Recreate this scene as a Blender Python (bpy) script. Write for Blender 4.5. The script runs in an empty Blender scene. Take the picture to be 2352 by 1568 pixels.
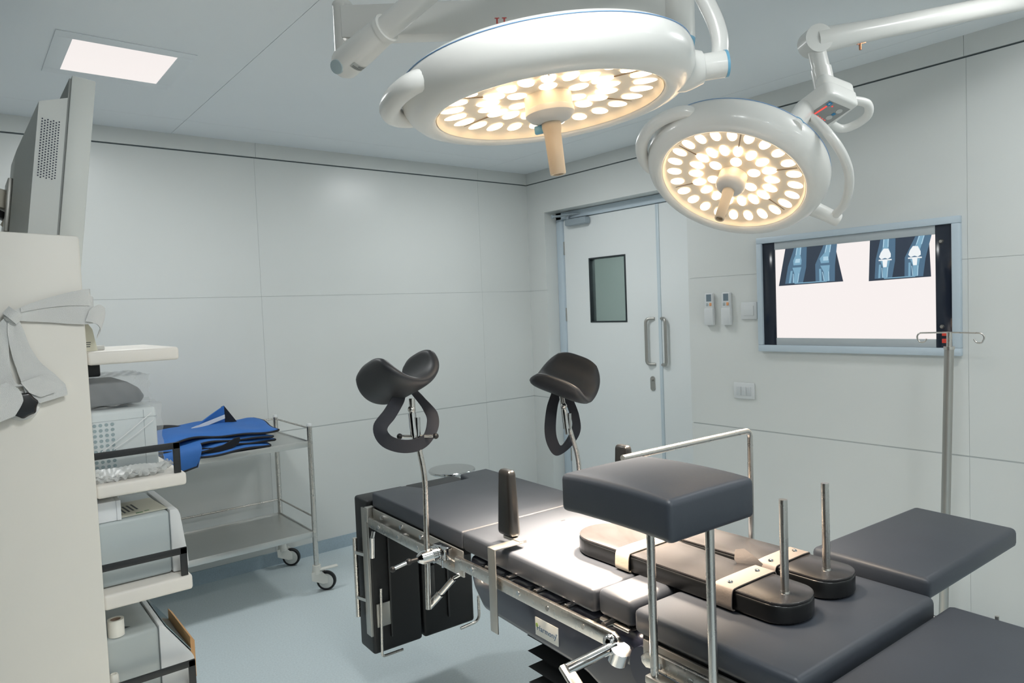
import bpy, bmesh, math, random
from mathutils import Vector, Matrix
random.seed(7)
SC = bpy.context.scene
COL = SC.collection
# ------------------------------------------------------------------ camera, world, exposure, lights
CAM_POS = Vector((-3.52, -4.166, 1.48))
R_RIGHT = Vector((0.78148, -0.62273, -0.03925))
YAW, PIT, ROL = math.radians(38.5599), math.radians(2.6648), math.radians(-2.2510)
_f = Vector((math.sin(YAW)*math.cos(PIT), math.cos(YAW)*math.cos(PIT), -math.sin(PIT)))
_r = Vector((math.cos(YAW), -math.sin(YAW), 0))
_u = _r.cross(_f)
_r2 = math.cos(ROL)*_r + math.sin(ROL)*_u
_u2 = -math.sin(ROL)*_r + math.cos(ROL)*_u
cd = bpy.data.cameras.new('camera'); cam = bpy.data.objects.new('camera', cd); COL.objects.link(cam)
cd.sensor_width = 36.0; cd.sensor_fit = 'HORIZONTAL'; cd.lens = 1610.9755/2352*36.0
cd.clip_start = 0.05; cd.clip_end = 50
M = Matrix((_r2, _u2, -_f)).transposed().to_4x4(); M.translation = CAM_POS
cam.matrix_world = M
cd.dof.use_dof = False
SC.camera = cam
SC.view_settings.view_transform = 'Standard'; SC.view_settings.look = 'None'
SC.view_settings.exposure = 0.0; SC.view_settings.gamma = 1.0
try: SC.view_settings.use_curve_mapping = False
except Exception: pass
wd = bpy.data.worlds.new('world'); SC.world = wd; wd.use_nodes = True
wd.node_tree.nodes['Background'].inputs[0].default_value = (0.55, 0.62, 0.66, 1)
wd.node_tree.nodes['Background'].inputs[1].default_value = 0.05
H = 2.508                                             # ceiling height
CEIL_SPOTS = [(-2.945, -1.027), (-1.0, -1.02), (-2.945, -3.65), (-1.0, -3.65), (-2.945, -5.3), (-1.0, -5.3)]
CEIL_W = [11.5, 11.5, 19.0, 7.0, 20.0, 8.0]
def area_light(name, loc, size, power, color, normal, shape='RECTANGLE', spread=math.pi, sy=None):
    l = bpy.data.lights.new(name, 'AREA'); l.energy = power; l.color = color; l.shape = shape
    l.size = size; l.size_y = sy or size; l.spread = spread
    o = bpy.data.objects.new(name, l); COL.objects.link(o)
    o.rotation_mode = 'QUATERNION'; o.rotation_quaternion = Vector(normal).to_track_quat('-Z', 'Y'); o.location = loc
    return o
for (x, y), w in zip(CEIL_SPOTS, CEIL_W):
    area_light('ceiling_lamp_light', (x, y, H-0.012), 0.34, w, (0.965, 0.99, 0.99), (0, 0, -1), sy=0.36)
L1_P, L1_N = Vector((-2.357, -2.888, 1.956)), Vector((0.085, -0.057, -0.995)).normalized()
L2_P, L2_N = Vector((-1.409, -2.752, 1.877)), Vector((-0.559, -0.059, -0.827)).normalized()
WARM = (1.0, 0.80, 0.61)
area_light('large_surgical_lamp_light', L1_P + L1_N*0.165, 0.50, 22.0, WARM, (0.17, 0.06, -1.0), 'DISK', math.radians(70))
area_light('small_surgical_lamp_light', L2_P + L2_N*0.160, 0.44, 30.0, WARM, L2_N, 'DISK', math.radians(34))
# ------------------------------------------------------------------ materials
def lin(c):
    def f(v):
        v /= 255.0
        return v/12.92 if v <= 0.04045 else ((v+0.055)/1.055)**2.4
    return (f(c[0]), f(c[1]), f(c[2]), 1.0)
MATS = {}
def mat(name, rgb, rough=0.5, metal=0.0, spec=0.5, emit=None, es=0.0, noise=0.0, nscale=20.0, bump=0.0, bscale=60.0,
        trans=0.0, alpha=1.0, coat=0.0, rvar=0.0, stretch=None):
    if name in MATS: return MATS[name]
    m = bpy.data.materials.new(name); m.use_nodes = True; nt = m.node_tree; b = nt.nodes['Principled BSDF']
    c = lin(rgb)
    b.inputs['Base Color'].default_value = c; b.inputs['Roughness'].default_value = rough; b.inputs['Metallic'].default_value = metal
    b.inputs['Specular IOR Level'].default_value = spec; b.inputs['Transmission Weight'].default_value = trans
    b.inputs['Alpha'].default_value = alpha; b.inputs['Coat Weight'].default_value = coat
    if emit is not None:
        b.inputs['Emission Color'].default_value = lin(emit); b.inputs['Emission Strength'].default_value = es
    if noise or bump or rvar:
        tc = nt.nodes.new('ShaderNodeTexCoord'); src = tc.outputs['Object']
        if stretch:
            mp = nt.nodes.new('ShaderNodeMapping'); mp.inputs['Scale'].default_value = stretch
            nt.links.new(src, mp.inputs['Vector']); src = mp.outputs['Vector']
        n = nt.nodes.new('ShaderNodeTexNoise'); n.inputs['Scale'].default_value = nscale; n.inputs['Detail'].default_value = 4
        nt.links.new(src, n.inputs['Vector'])
        if noise:
            r = nt.nodes.new('ShaderNodeValToRGB')
            r.color_ramp.elements[0].position = 0.3; r.color_ramp.elements[1].position = 0.7
            r.color_ramp.elements[0].color = tuple(v*(1-noise) for v in c[:3])+(1,)
            r.color_ramp.elements[1].color = tuple(min(1, v*(1+noise)) for v in c[:3])+(1,)
            nt.links.new(n.outputs['Fac'], r.inputs['Fac']); nt.links.new(r.outputs['Color'], b.inputs['Base Color'])
        if rvar:
            mr = nt.nodes.new('ShaderNodeMapRange'); mr.inputs['To Min'].default_value = max(0.02, rough-rvar); mr.inputs['To Max'].default_value = rough+rvar
            nt.links.new(n.outputs['Fac'], mr.inputs['Value']); nt.links.new(mr.outputs['Result'], b.inputs['Roughness'])
        if bump:
            n2 = nt.nodes.new('ShaderNodeTexNoise'); n2.inputs['Scale'].default_value = bscale; n2.inputs['Detail'].default_value = 3
            nt.links.new(tc.outputs['Object'], n2.inputs['Vector'])
            bp = nt.nodes.new('ShaderNodeBump'); bp.inputs['Strength'].default_value = bump; bp.inputs['Distance'].default_value = 0.01
            nt.links.new(n2.outputs['Fac'], bp.inputs['Height']); nt.links.new(bp.outputs['Normal'], b.inputs['Normal'])
    MATS[name] = m
    return m
WALL = mat('wall_panel', (216, 219, 217), 0.30, spec=0.45, noise=0.02, nscale=1.4, rvar=0.05)
GAP = mat('joint_gap', (182, 187, 187), 0.7)
TRIMGAP = mat('shadow_gap', (96, 106, 110), 0.8)
CEIL = mat('ceiling_panel', (238, 243, 246), 0.6, noise=0.012, nscale=1.0)
FLOOR = mat('vinyl_floor', (206, 218, 222), 0.45, noise=0.07, nscale=130.0, spec=0.35)
SKIRT = mat('vinyl_skirting', (164, 182, 193), 0.5, noise=0.06, nscale=130.0)
VINYL = mat('black_vinyl', (56, 61, 69), 0.46, spec=0.5, noise=0.05, nscale=9, bump=0.02, bscale=300)
VINYLG = mat('glossy_black_vinyl', (46, 45, 46), 0.24, spec=0.5, noise=0.08, nscale=14, rvar=0.05)
RUBBER = mat('black_rubber', (16, 19, 22), 0.5)
PADGL = mat('moulded_black_pad', (20, 21, 22), 0.28)
STEEL = mat('brushed_steel', (206, 203, 198), 0.28, metal=1.0, rvar=0.06, nscale=40)
STEELD = mat('satin_steel', (182, 180, 175), 0.40, metal=1.0, rvar=0.06, nscale=40)
CHROME = mat('chrome', (205, 205, 205), 0.10, metal=1.0)
TRAY = mat('steel_tray', (205, 206, 204), 0.38, metal=1.0, rvar=0.06, nscale=8)
NAVY = mat('navy_paint', (38, 42, 58), 0.28, noise=0.05, nscale=30, coat=0.3)
WHITEP = mat('white_lacquer', (226, 226, 222), 0.28, coat=0.25)
CREAM = mat('cream_lacquer', (222, 219, 211), 0.42)
CREAMS = mat('cream_shelf', (226, 222, 215), 0.45)
BEIGE = mat('beige_plastic', (200, 194, 180), 0.45)
GREYP = mat('grey_plastic', (176, 186, 188), 0.45)
PALE = mat('pale_plastic', (214, 217, 218), 0.4)
BLACKM = mat('black_powder_coat', (26, 29, 32), 0.5, bump=0.05, bscale=400)
BLUE = mat('blue_gasket', (112, 170, 200), 0.35)
LETTER = mat('dark_print', (70, 74, 76), 0.6)

# ------------------------------------------------------------------ mesh builder
def V(*a): return Vector(a[0]) if len(a) == 1 else Vector(a)
def perp(n):
    n = V(n).normalized(); a = n.cross(Vector((0, 0, 1)))
    if a.length < 1e-4: a = n.cross(Vector((1, 0, 0)))
    a.normalize(); return a, n.cross(a)
def fillet(pts, r, n=6):
    pts = [V(p) for p in pts]; out = [pts[0]]
    for i in range(1, len(pts)-1):
        a, b, c = pts[i-1], pts[i], pts[i+1]
        d0 = (a-b); d1 = (c-b); l = min(r, d0.length*0.49, d1.length*0.49); p0 = b+d0.normalized()*l; p1 = b+d1.normalized()*l
        for k in range(n+1):
            t = k/n; out.append(p0*(1-t)**2 + b*2*t*(1-t) + p1*t*t)
    out.append(pts[-1]); return out
class MB:
    def __init__(s): s.bm = bmesh.new()
    def merge(s, t, m=None):
        if m is not None: bmesh.ops.transform(t, matrix=m, verts=t.verts)
        me = bpy.data.meshes.new('tmp'); t.to_mesh(me); t.free(); s.bm.from_mesh(me); bpy.data.meshes.remove(me); return s
    def add(s, vs, fs, m=None):
        t = bmesh.new(); bv = [t.verts.new(v) for v in vs]
        for f in fs:
            try: t.faces.new([bv[i] for i in f])
            except ValueError: pass
        return s.merge(t, m)
    def prism(s, poly, a0, a1, axis='z', bev=0.0, seg=2, m=None):
        # poly in the two remaining axes order: z -> (x,y); y -> (x,z); x -> (y,z)
        t = bmesh.new()
        def P(p, a): return {'z': (p[0], p[1], a), 'y': (p[0], a, p[1]), 'x': (a, p[0], p[1])}[axis]
        lo = [t.verts.new(P(p, a0)) for p in poly]; hi = [t.verts.new(P(p, a1)) for p in poly]; n = len(poly)
        t.faces.new(lo); t.faces.new(hi)
        for i in range(n): t.faces.new([lo[i], lo[(i+1) % n], hi[(i+1) % n], hi[i]])
        bmesh.ops.recalc_face_normals(t, faces=t.faces)
        if bev: bmesh.ops.bevel(t, geom=list(t.edges), offset=bev, segments=seg, profile=0.5, affect='EDGES', clamp_overlap=True)
        return s.merge(t, m)
    def box(s, x0, x1, y0, y1, z0, z1, bev=0.0, seg=2, m=None):
        return s.prism([(x0, y0), (x1, y0), (x1, y1), (x0, y1)], z0, z1, 'z', bev, seg, m)
    def bar(s, p0, p1, w, h, up=(0, 0, 1), bev=0.0, seg=2):
        p0, p1 = V(p0), V(p1); d = p1-p0; L = d.length; d.normalize(); sd = d.cross(V(up)).normalized(); u = sd.cross(d)
        m = Matrix((d, sd, u)).transposed().to_4x4(); m.translation = p0
        return s.box(0, L, -w/2, w/2, -h/2, h/2, bev, seg, m)
    def tube(s, pts, r, seg=12, rs=None, closed=False, caps=True):
        pts = [V(p) for p in pts]; n = len(pts); rings = []; t = bmesh.new(); a = None
        for i, p in enumerate(pts):
            if closed: d = (pts[(i+1) % n]-pts[i-1])
            else: d = (pts[min(i+1, n-1)]-pts[max(i-1, 0)])
            d.normalize()
            if a is None: a, b = perp(d)
            else:
                a = (a - d*a.dot(d)); a.normalize(); b = d.cross(a)
            rr = rs[i] if rs else r
            rings.append([t.verts.new(p+a*math.cos(2*math.pi*k/seg)*rr+b*math.sin(2*math.pi*k/seg)*rr) for k in range(seg)])
        for i in range(n if closed else n-1):
            A, B = rings[i], rings[(i+1) % n]
            for k in range(seg): t.faces.new([A[k], A[(k+1) % seg], B[(k+1) % seg], B[k]])
        if caps and not closed:
            t.faces.new(rings[0][::-1]); t.faces.new(rings[-1])
        bmesh.ops.recalc_face_normals(t, faces=t.faces)
        return s.merge(t)
    def cyl(s, p0, p1, r0, r1=None, seg=24): return s.tube([p0, p1], r0, seg, rs=[r0, r0 if r1 is None else r1])
    def lathe(s, prof, o=(0, 0, 0), ax=(0, 0, 1), seg=48, close=True):
        o, ax = V(o), V(ax).normalized(); a, b = perp(ax); t = bmesh.new(); rings = []
        for r, h in prof:
            if r < 1e-6: rings.append([t.verts.new(o+ax*h)])
            else: rings.append([t.verts.new(o+ax*h+(a*math.cos(2*math.pi*k/seg)+b*math.sin(2*math.pi*k/seg))*r) for k in range(seg)])
        for A, B in zip(rings, rings[1:]):
            for k in range(seg):
                q = [A[k % len(A)], A[(k+1) % seg % len(A)], B[(k+1) % seg % len(B)], B[k % len(B)]]
                q2 = []
                for v in q:
                    if v not in q2: q2.append(v)
                if len(q2) > 2:
                    try: t.faces.new(q2)
                    except ValueError: pass
        bmesh.ops.recalc_face_normals(t, faces=t.faces)
        return s.merge(t)
    def sphere(s, c, r, sx=1, sy=1, sz=1, seg=20, m=None):
        t = bmesh.new(); bmesh.ops.create_uvsphere(t, u_segments=seg, v_segments=max(6, seg//2), radius=r)
        mm = Matrix.Translation(V(c)) @ Matrix.Diagonal((sx, sy, sz, 1)) if m is None else m
        return s.merge(t, mm)
    def sheet(s, fn, nu, nv, th=0.0, nrm=None):
        # closed thin sheet: fn(u,v) in 0..1 -> point; th thickness (number or function), offset along the surface normal
        P = [[V(fn(i/nu, j/nv)) for j in range(nv+1)] for i in range(nu+1)]
        N = [[None]*(nv+1) for _ in range(nu+1)]
        for i in range(nu+1):
            for j in range(nv+1):
                du = P[min(i+1, nu)][j]-P[max(i-1, 0)][j]; dv = P[i][min(j+1, nv)]-P[i][max(j-1, 0)]
                k = du.cross(dv); N[i][j] = k.normalized() if k.length > 1e-12 else Vector((0, 0, 1))
        t = bmesh.new(); tf = th if callable(th) else (lambda u, v: th)
        A = [[t.verts.new(P[i][j]+N[i][j]*tf(i/nu, j/nv)/2) for j in range(nv+1)] for i in range(nu+1)]
        B = [[t.verts.new(P[i][j]-N[i][j]*tf(i/nu, j/nv)/2) for j in range(nv+1)] for i in range(nu+1)]
        for i in range(nu):
            for j in range(nv):
                t.faces.new([A[i][j], A[i+1][j], A[i+1][j+1], A[i][j+1]]); t.faces.new([B[i][j], B[i][j+1], B[i+1][j+1], B[i+1][j]])
        ring = [(i, 0) for i in range(nu)]+[(nu, j) for j in range(nv)]+[(i, nv) for i in range(nu, 0, -1)]+[(0, j) for j in range(nv, 0, -1)]
        for q in range(len(ring)):
            (i, j), (k, l) = ring[q], ring[(q+1) % len(ring)]
            t.faces.new([A[i][j], B[i][j], B[k][l], A[k][l]])
        bmesh.ops.recalc_face_normals(t, faces=t.faces)
        return s.merge(t)
    def ribbon(s, pts, wdir, w, th, n=40):
        # pts: polyline (smoothed), wdir: one vector or one per point, w: width or list
        pts = [V(p) for p in pts]; m = len(pts)
        wd_ = [V(x).normalized() for x in wdir] if isinstance(wdir, list) else [V(wdir).normalized()]*m
        ww = w if isinstance(w, list) else [w]*m
        def ev(u):
            x = u*(m-1); i = min(int(x), m-2); t = x-i
            p0, p1, p2, p3 = pts[max(i-1, 0)], pts[i], pts[i+1], pts[min(i+2, m-1)]
            p = 0.5*((2*p1)+(p2-p0)*t+(2*p0-5*p1+4*p2-p3)*t*t+(3*p1-p0-3*p2+p3)*t**3)
            return p, (wd_[i]*(1-t)+wd_[i+1]*t).normalized(), ww[i]*(1-t)+ww[i+1]*t
        def fn(u, v):
            p, d, q = ev(u); return p+d*q*(v-0.5)
        return s.sheet(fn, n, 4, th)
POS = {}
def link(o, parent, wloc):
    COL.objects.link(o); POS[o.name] = V(wloc)
    if parent is not None:
        o.parent = parent; o.location = V(wloc)-POS[parent.name]
    else: o.location = V(wloc)
def build(mb, name, m, parent=None, frame=None, loc=None, ang=38, kind=None):
    bm = mb.bm
    if frame is not None: bmesh.ops.transform(bm, matrix=frame, verts=bm.verts)
    if loc is None:
        if parent is not None: loc = POS[parent.name]
        else:
            xs = [v.co for v in bm.verts]
            loc = Vector(((min(v.x for v in xs)+max(v.x for v in xs))/2, (min(v.y for v in xs)+max(v.y for v in xs))/2, min(v.z for v in xs)))
    loc = V(loc)
    bmesh.ops.translate(bm, vec=-loc, verts=bm.verts)
    bm.normal_update(); th = math.radians(ang)
    for f in bm.faces: f.smooth = True
    for e in bm.edges:
        if len(e.link_faces) == 2 and e.calc_face_angle(0) > th: e.smooth = False
    me = bpy.data.meshes.new(name); bm.to_mesh(me); bm.free(); me.materials.append(m)
    o = bpy.data.objects.new(name, me); link(o, parent, loc)
    if kind: o['kind'] = kind
    return o
def tag(o, label, cat, group=None):
    o['label'] = label; o['category'] = cat
    if group: o['group'] = group
    return o
def thing(name, label, cat, loc, group=None):
    o = bpy.data.objects.new(name, None); o.empty_display_size = 0.1; link(o, None, loc); return tag(o, label, cat, group)
def struct(mb, name, m, parent=None, frame=None, ang=38): return build(mb, name, m, parent, frame, ang=ang, kind='structure')
def text(body, size, name, m, parent, mtx, depth=0.0004, align='CENTER'):
    c = bpy.data.curves.new('t', 'FONT'); c.body = body; c.size = size; c.extrude = depth; c.align_x = align; c.align_y = 'CENTER'
    o = bpy.data.objects.new('t', c); COL.objects.link(o)
    me = bpy.data.meshes.new_from_object(o.evaluated_get(bpy.context.evaluated_depsgraph_get())); bpy.data.objects.remove(o); bpy.data.curves.remove(c)
    mb = MB(); mb.bm.from_mesh(me); bpy.data.meshes.remove(me)
    return build(mb, name, m, parent, frame=mtx)
def basis(o, x, y):
    x = V(x).normalized(); z = x.cross(V(y)).normalized(); y = z.cross(x); m = Matrix((x, y, z)).transposed().to_4x4(); m.translation = V(o); return m
# ------------------------------------------------------------------ the room
def panel_wall(mb, axis, at, depth, a0, a1, rows, cuts, gap=0.0006):
    # tiles on a wall plane: axis 'y' -> plane y=at facing -y, spans x; axis 'x' -> plane x=at facing -x, spans y
    cs = [a0]+[c for c in cuts if a0 < c < a1]+[a1]
    for z0, z1 in rows:
        for c0, c1 in zip(cs, cs[1:]):
            g0 = gap if c0 != a0 else 0; g1 = gap if c1 != a1 else 0
            if axis == 'y': mb.box(c0+g0, c1-g1, at, at+depth, z0, z1)
            else: mb.box(at, at+depth, c0+g0, c1-g1, z0, z1)
ROWS = [(0.0, 0.7925), (0.7990, 1.6097), (1.6113, 2.418)]
TRIMR = [(2.4255, H)]
w = MB(); panel_wall(w, 'y', 0.0, 0.012, -4.4, 0.0, ROWS, [-3.678, -2.078, -0.462]); panel_wall(w, 'y', -0.004, 0.016, -4.4, 0.0, TRIMR, [-3.667, -2.067, -0.46])
wall_back = struct(w, 'wall_back', WALL)
g = MB(); g.box(-4.4, 0.0, 0.0016, 0.10, 0, 2.4178); struct(g, 'panel_joint', GAP, wall_back)
g = MB(); g.box(-4.4, 0.0, 0.006, 0.10, 2.418, H); struct(g, 'trim_joint', TRIMGAP, wall_back)
# door wall: x = 0 from the corner to the step, then the boxed-out wall x = -0.265 towards the camera
w = MB()
panel_wall(w, 'x', 0.0, 0.012, -0.197, 0.0, ROWS, []); w.box(0, 0.012, -1.70, -0.197, 2.19, 2.418); w.box(-0.004, 0.012, -1.70, 0.0, 2.4255, H)
w.box(0.012, 0.30, -0.197, -0.185, 0.0, 2.20); w.box(0.012, 0.30, -1.70, -0.185, 2.19, 2.20)
panel_wall(w, 'x', -0.265, 0.012, -6.0, -1.697, ROWS, [-4.687, -3.087]); panel_wall(w, 'x', -0.269, 0.016, -6.0, -1.697, TRIMR, [-4.68, -3.08])
w.box(-0.253, 0.30, -1.709, -1.697, 0, H)
wall_right = struct(w, 'wall_right', WALL)
g = MB(); g.box(0.0016, 0.06, -0.184, 0.0, 0, 2.4178); struct(g, 'panel_joint', GAP, wall_right)
g = MB(); g.box(-0.2634, -0.2, -6.0, -1.71, 0, 2.4178); struct(g, 'panel_joint', GAP, wall_right)
g = MB(); g.box(0.006, 0.06, -1.696, 0.0, 2.418, H); struct(g, 'trim_joint', TRIMGAP, wall_right)
g = MB(); g.box(-0.258, -0.2, -6.0, -1.71, 2.418, H); struct(g, 'trim_joint', TRIMGAP, wall_right)
w = MB(); panel_wall(w, 'x', -4.412, 0.012, -6.0, 0.0, [(0, H)], [-1.6, -3.2, -4.8]); w.box(-4.5, -4.413, -6, 0.1, 0, H); struct(w, 'wall_left', WALL)
w = MB(); w.box(-4.5, 0.0, -6.1, -6.0, 0, H); struct(w, 'wall_front', WALL)
f = MB(); f.box(-4.5, 0.12, -6.1, 0.1, -0.1, 0.0); floor = struct(f, 'floor', FLOOR)
c = MB()
for x0, x1 in ((-4.41, -2.522), (-2.520, -0.412)):
    c.box(x0, x1, -6.0, -0.307, H, H+0.012)
    c.box(x0, x1, -0.305, 0.0, H, H+0.012)
c.box(-0.410, 0.30, -6.0, -0.305, H, H+0.012); c.box(-0.410, 0.30, -0.3035, 0.0, H, H+0.012)
ceil = struct(c, 'ceiling', CEIL)
g = MB(); g.box(-4.5, 0.3, -6.1, 0.1, H+0.012, H+0.1); struct(g, 'panel_joint', GAP, ceil)
b = MB(); b.box(-4.4, 0.0, -0.006, 0.0, 0, 0.078); struct(b, 'baseboard_back', SKIRT)
b = MB(); b.box(-0.271, -0.265, -6.0, -1.697, 0, 0.078); b.box(-0.006, 0, -0.197, 0, 0, 0.078); struct(b, 'baseboard_right', SKIRT)
# corridor seen through the door window
w = MB(); w.box(1.5, 1.55, -2.6, 1.0, 0, 2.6); w.box(0.31, 1.5, -2.65, -2.6, 0, 2.6); w.box(0.31, 1.5, 1.0, 1.05, 0, 2.6); w.box(0.125, 1.5, -2.6, 1.0, -0.1, 0); w.box(0.31, 1.5, -2.6, 1.0, 2.6, 2.65)
w.box(0.28, 0.31, -2.6, -1.70, 0, 2.6); w.box(0.28, 0.31, -0.185, 1.0, 0, 2.6); w.box(0.28, 0.31, -1.7, -0.185, 2.2, 2.6)
struct(w, 'wall_corridor', mat('corridor_paint', (196, 200, 198), 0.7))
area_light('corridor_lamp_light', (0.95, -0.8, 2.58), 0.5, 45.0, (0.95, 1.0, 0.98), (0, 0, -1))
# door_1: unequal double leaf in the recess
DOORW = mat('door_laminate', (236, 240, 240), 0.42)
DFR = mat('door_frame_paint', (196, 210, 220), 0.4)
door = bpy.data.objects.new('door_1', None); link(door, None, (0.14, -0.95, 0)); door['kind'] = 'structure'
d = MB(); d.box(0.115, 0.28, -0.258, -0.198, 0, 2.188, 0.003); d.box(0.115, 0.28, -1.695, -0.198, 2.134, 2.188, 0.003)
build(d, 'door_frame', DFR, door)
d = MB(); X0, X1 = 0.135, 0.18
d.box(X0, X1, -1.1545, -0.865, 0.012, 2.13); d.box(X0, X1, -0.522, -0.262, 0.012, 2.13); d.box(X0, X1, -0.865, -0.522, 0.012, 1.363); d.box(X0, X1, -0.865, -0.522, 1.820, 2.13)
leaf = build(d, 'door_leaf', DOORW, door)
d = MB(); d.box(X0, X1, -1.692, -1.1605, 0.012, 2.13); leaf2 = build(d, 'door_leaf', DOORW, door)
d = MB(); d.box(0.128, 0.150, -1.172, -1.146, 0.012, 2.13, 0.004); build(d, 'astragal_strip', mat('strip_paint', (204, 217, 224), 0.35), leaf)
d = MB()
for y0, y1, z0, z1 in ((-0.871, -0.859, 1.357, 1.826), (-0.528, -0.516, 1.357, 1.826), (-0.859, -0.528, 1.357, 1.367), (-0.859, -0.528, 1.816, 1.826)): d.box(0.130, 0.186, y0, y1, z0, z1, 0.002)
build(d, 'vision_frame', mat('dark_gasket', (40, 48, 52), 0.5), leaf)
d = MB(); d.box(0.156, 0.161, -0.862, -0.525, 1.362, 1.822); build(d, 'pane', mat('vision_glass', (178, 192, 190), 0.05, trans=0.9), leaf)
for y, s, lf in ((-1.110, 1, leaf), (-1.168, -1, leaf2)):
    d = MB(); d.tube(fillet([(0.135, y, 1.378), (0.075, y+0.0, 1.378), (0.075, y, 1.072), (0.135, y, 1.072)], 0.03), 0.0105, 14)
    # handles lean outwards from the meeting edge
    bmesh.ops.transform(d.bm, matrix=Matrix.Translation((0.135, y, 1.2)) @ Matrix.Rotation(-s*math.radians(62), 4, 'Z') @ Matrix.Translation((-0.135, -y, -1.2)), verts=d.bm.verts)
    build(d, 'door_handle', STEELD, lf)
d = MB(); d.prism([(-1.083+0.019*math.cos(t), 0.943+0.03*(1 if math.sin(t) > 0 else -1)+0.019*math.sin(t)) for t in [i*math.pi/12+0.01 for i in range(24)]], 0.128, 0.135, 'x'); d.cyl((0.118, -1.083, 0.968), (0.128, -1.083, 0.968), 0.008); build(d, 'lock_plate', STEELD, leaf)
d = MB(); d.prism([(-0.330+0.0, 2.075), (-0.330, 2.125), (-0.55, 2.125), (-0.55, 2.075)], 0.075, 0.135, 'x', 0.012); d.cyl((0.10, -0.345, 2.125), (0.10, -0.345, 2.145), 0.012)
closer = build(d, 'door_closer', mat('closer_grey', (158, 170, 178), 0.4), leaf)
d = MB(); d.bar((0.10, -0.36, 2.148), (0.03, -0.255, 2.150), 0.02, 0.006); d.bar((0.03, -0.255, 2.156), (0.12, -0.46, 2.156), 0.02, 0.006); d.cyl((0.03, -0.255, 2.14), (0.03, -0.255, 2.165), 0.01)
build(d, 'closer_arm', mat('closer_grey', (158, 170, 178), 0.4), closer)
for z in (1.92, 1.42, 0.35):
    d = MB(); d.box(0.127, 0.14, -0.264, -0.254, z-0.05, z+0.05, 0.002); build(d, 'hinge', STEELD, leaf)
# ------------------------------------------------------------------ ceiling lights
LITW = mat('lit_diffuser', (0, 0, 0), 0.6, emit=(240, 233, 230), es=1.04)
cl_labels = ['lit square ceiling light panel above the tall monitor', 'square ceiling light panel hidden behind the large surgical lamp'] + ['square ceiling light panel nearer the camera than both surgical lamps']*4
for (x, y), lb in zip(CEIL_SPOTS, cl_labels):
    t = thing('ceiling_light', lb, 'light', (x, y, H-0.006), 'square ceiling light panels')
    d = MB(); d.box(x-0.232, x+0.232, y-0.245, y-0.186, H-0.004, H-0.0002, 0.001); d.box(x-0.232, x+0.232, y+0.186, y+0.245, H-0.004, H-0.0002, 0.001)
    d.box(x-0.232, x-0.175, y-0.186, y+0.186, H-0.004, H-0.0002, 0.001); d.box(x+0.175, x+0.232, y-0.186, y+0.186, H-0.004, H-0.0002, 0.001)
    build(d, 'light_frame', CEIL, t)
    d = MB(); d.box(x-0.175, x+0.175, y-0.186, y+0.186, H-0.003, H-0.001, 0.001); build(d, 'diffuser', LITW, t)
# ------------------------------------------------------------------ wall fittings
XW = -0.265
def wallbox(mb, y0, y1, z0, z1, d0, d1, bev=0.003): return mb.box(XW-d1, XW-d0, min(y0, y1), max(y0, y1), z0, z1, bev)
t = thing('xray_viewer', 'wide wall-mounted light box showing two knee films, black strips at both ends', 'light box', (XW, -2.605, 1.213))
GB = mat('pale_blue_frame', (190, 204, 214), 0.4)
d = MB(); wallbox(d, -2.142, -3.067, 1.759, 1.789, 0, 0.028); wallbox(d, -2.142, -3.067, 1.213, 1.246, 0, 0.028); wallbox(d, -2.142, -2.171, 1.246, 1.759, 0, 0.028); wallbox(d, -3.036, -3.067, 1.246, 1.759, 0, 0.028)
build(d, 'viewer_frame', GB, t)
d = MB(); wallbox(d, -2.171, -2.238, 1.246, 1.759, 0, 0.016, 0.001); build(d, 'end_strip', mat('dark_glass', (38, 44, 56), 0.12), t)
d = MB(); wallbox(d, -2.972, -3.036, 1.246, 1.759, 0, 0.016, 0.001); es2 = build(d, 'end_strip', MATS['dark_glass'], t)
d = MB(); wallbox(d, -2.238, -2.972, 1.722, 1.759, 0, 0.018, 0.002); build(d, 'film_clip', mat('clip_grey', (176, 184, 188), 0.4), t)
d = MB(); wallbox(d, -2.238, -2.972, 1.246, 1.282, 0, 0.016, 0.002); build(d, 'lower_strip', MATS['clip_grey'], t)
d = MB(); wallbox(d, -2.238, -2.972, 1.282, 1.722, 0.0, 0.010, 0); build(d, 'light_screen', mat('viewer_screen', (0, 0, 0), 0.6, emit=(240, 233, 231), es=1.06), t)
for z in (1.305, 1.275):
    d = MB(); wallbox(d, -2.995, -3.012, z-0.009, z+0.009, 0.016, 0.021, 0.002); build(d, 'rocker_switch', mat('red_switch', (214, 66, 52), 0.35), es2)
for z in (1.69, 1.335):
    d = MB(); d.cyl((XW-0.016, -2.995, z), (XW-0.024, -2.995, z), 0.009, 0.006); build(d, 'screw_cap', STEELD, es2)
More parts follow.
